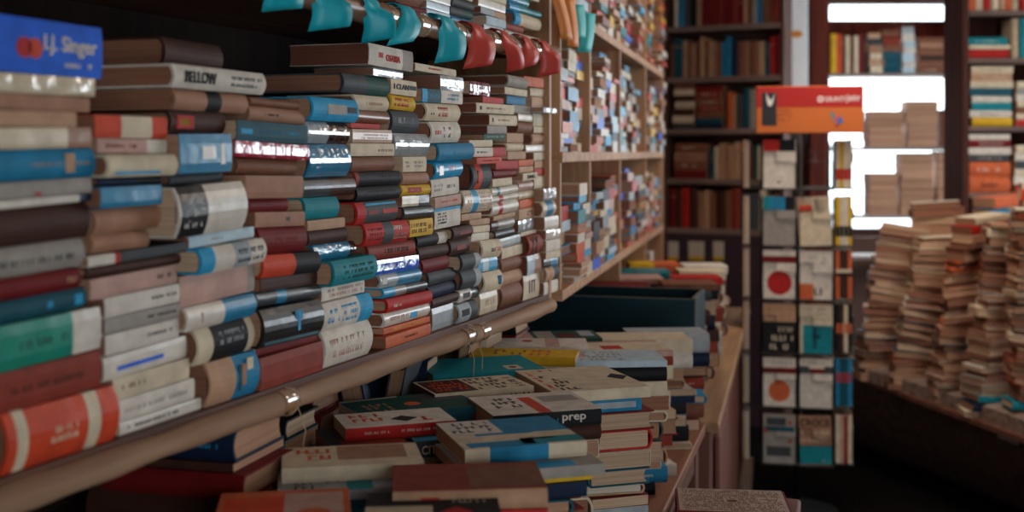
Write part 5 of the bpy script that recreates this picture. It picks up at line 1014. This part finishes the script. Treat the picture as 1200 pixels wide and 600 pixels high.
FR = [ # front row along the rim, and what the photograph shows in each
 ('the boat stack beside the book stand', 1030, 5.62, 262, .20, {}, .16, .02, ()), ('the second boat stack from the book stand', 1068, 5.38, 275, .19, {0: ('cream', .045)}, .2, 0, ()), ('the third boat stack from the book stand', 1116, 5.1, 250, .175, {2: ('white', .03)}, .14, .03, ('kraft', 'red', 'cream')),
 ('the boat stack with a teal book low down', 1158, 4.86, 262, .165, {0: ('navy', .025, 1), 1: ('teal', .03, 1), 2: ('cream', .03)}, .12, 0, ('cream', 'tan')), ('the boat stack with bright teal foot', 1212, 4.66, 245, .165, {0: ('dbrown', .03), 1: ('teal', .04, 1), 4: ('ored', .02), 9: ('black', .045)}, .0, 0, ('orange', 'cream'))]
for ph, px, d, yt, wd, spc, ln, cv, cp_ in FR: gstack(ph, px, d, yt, wd, spc, None, ln, cv, cp_)
# second row, higher, showing above the first
gstack('the tall boat stack under the window', 1068, 5.62, 236, .2, {}, DZ+.5 if False else None, .14, 0, (), (.03, .05))
gstack('the boat stack capped by blue and orange', 1166, 5.3, 228, .22, {}, None, .06, 0, ('dteal', 'steel', 'orange'), (.03, .05))
gstack('the boat stack behind the bright teal one', 1222, 5.0, 215, .17, {}, None, .0, 0, ('tan', 'ored', 'cream'), (.03, .05))
so = fix_normals(mesh_obj('small_stacked_books', STF['v'], STF['f'], STF['mats'], None, STF['m']))
tag(so, 'hundreds of small stacked books, most of them in the pale wooden bookcase along the wall', 'books'); so['kind'] = 'stuff'
# ------------------------------------------------------------------ light
w = bpy.data.worlds.new('sky'); scene.world = w; w.use_nodes = True; bg = w.node_tree.nodes['Background']; bg.inputs[0].default_value = (.80, .93, 1.0, 1); bg.inputs[1].default_value = 5.0
def area(name, loc, target, sx, sy, power, col, spread=None):
    l = bpy.data.lights.new(name, 'AREA'); l.shape = 'RECTANGLE'; l.size = sx; l.size_y = sy; l.energy = power; l.color = col
    if spread: l.spread = math.radians(spread)
    ob = bpy.data.objects.new(name, l); COL.objects.link(ob); ob.location = loc
    ob.rotation_euler = (Vector(target)-Vector(loc)).to_track_quat('-Z', 'Y').to_euler(); return ob
q = C((wx0+wx1)/2, WD+.25); q2 = C((wx0+wx1)/2-.5, 3.5)
area('window_daylight', (q[0], q[1], (wz0+wz1)/2+.1), (q2[0], q2[1], 1.2), 1.0, 1.2, 40, (.78, .92, 1.0))
q = C(3.85, 5.6); q2 = C(-.3, 2.9); area('side_window_daylight', (q[0], q[1], 1.6), (q2[0], q2[1], 1.35), 2.2, .9, 62, (.87, .93, 1.0))
q = C(1.9, 3.6); area('ceiling_lamp_far', (q[0], q[1], 2.72), (-.6, 3.8, 1.2), .8, .8, 24, (1, .86, .74))
q = C(1.2, 1.0); area('ceiling_lamp_near', (q[0], q[1], 2.72), (-.75, 1.9, 1.2), 1.0, .8, 1.5, (1, .84, .72))
q = C(1.6, -2.15); area('street_door_daylight', (q[0], q[1], 1.3), (-.5, 1.6, 1.3), 1.8, 2.0, 13, (1, .82, .70))  # unseen warm fill behind the camera, added to lift spines and page edges
q = C(1.3, 4.4); area('boat_fill', (q[0], q[1], 2.74), (q[0]+.3, q[1]+.9, .9), .6, .6, 12, (1, .86, .74), 110)  # added fill over the boat to brighten its books, no fixture known
scene.view_settings.view_transform = 'Standard'; scene.view_settings.look = 'None'; scene.view_settings.gamma = 1; scene.view_settings.use_curve_mapping = False
scene.view_settings.exposure = -0.2
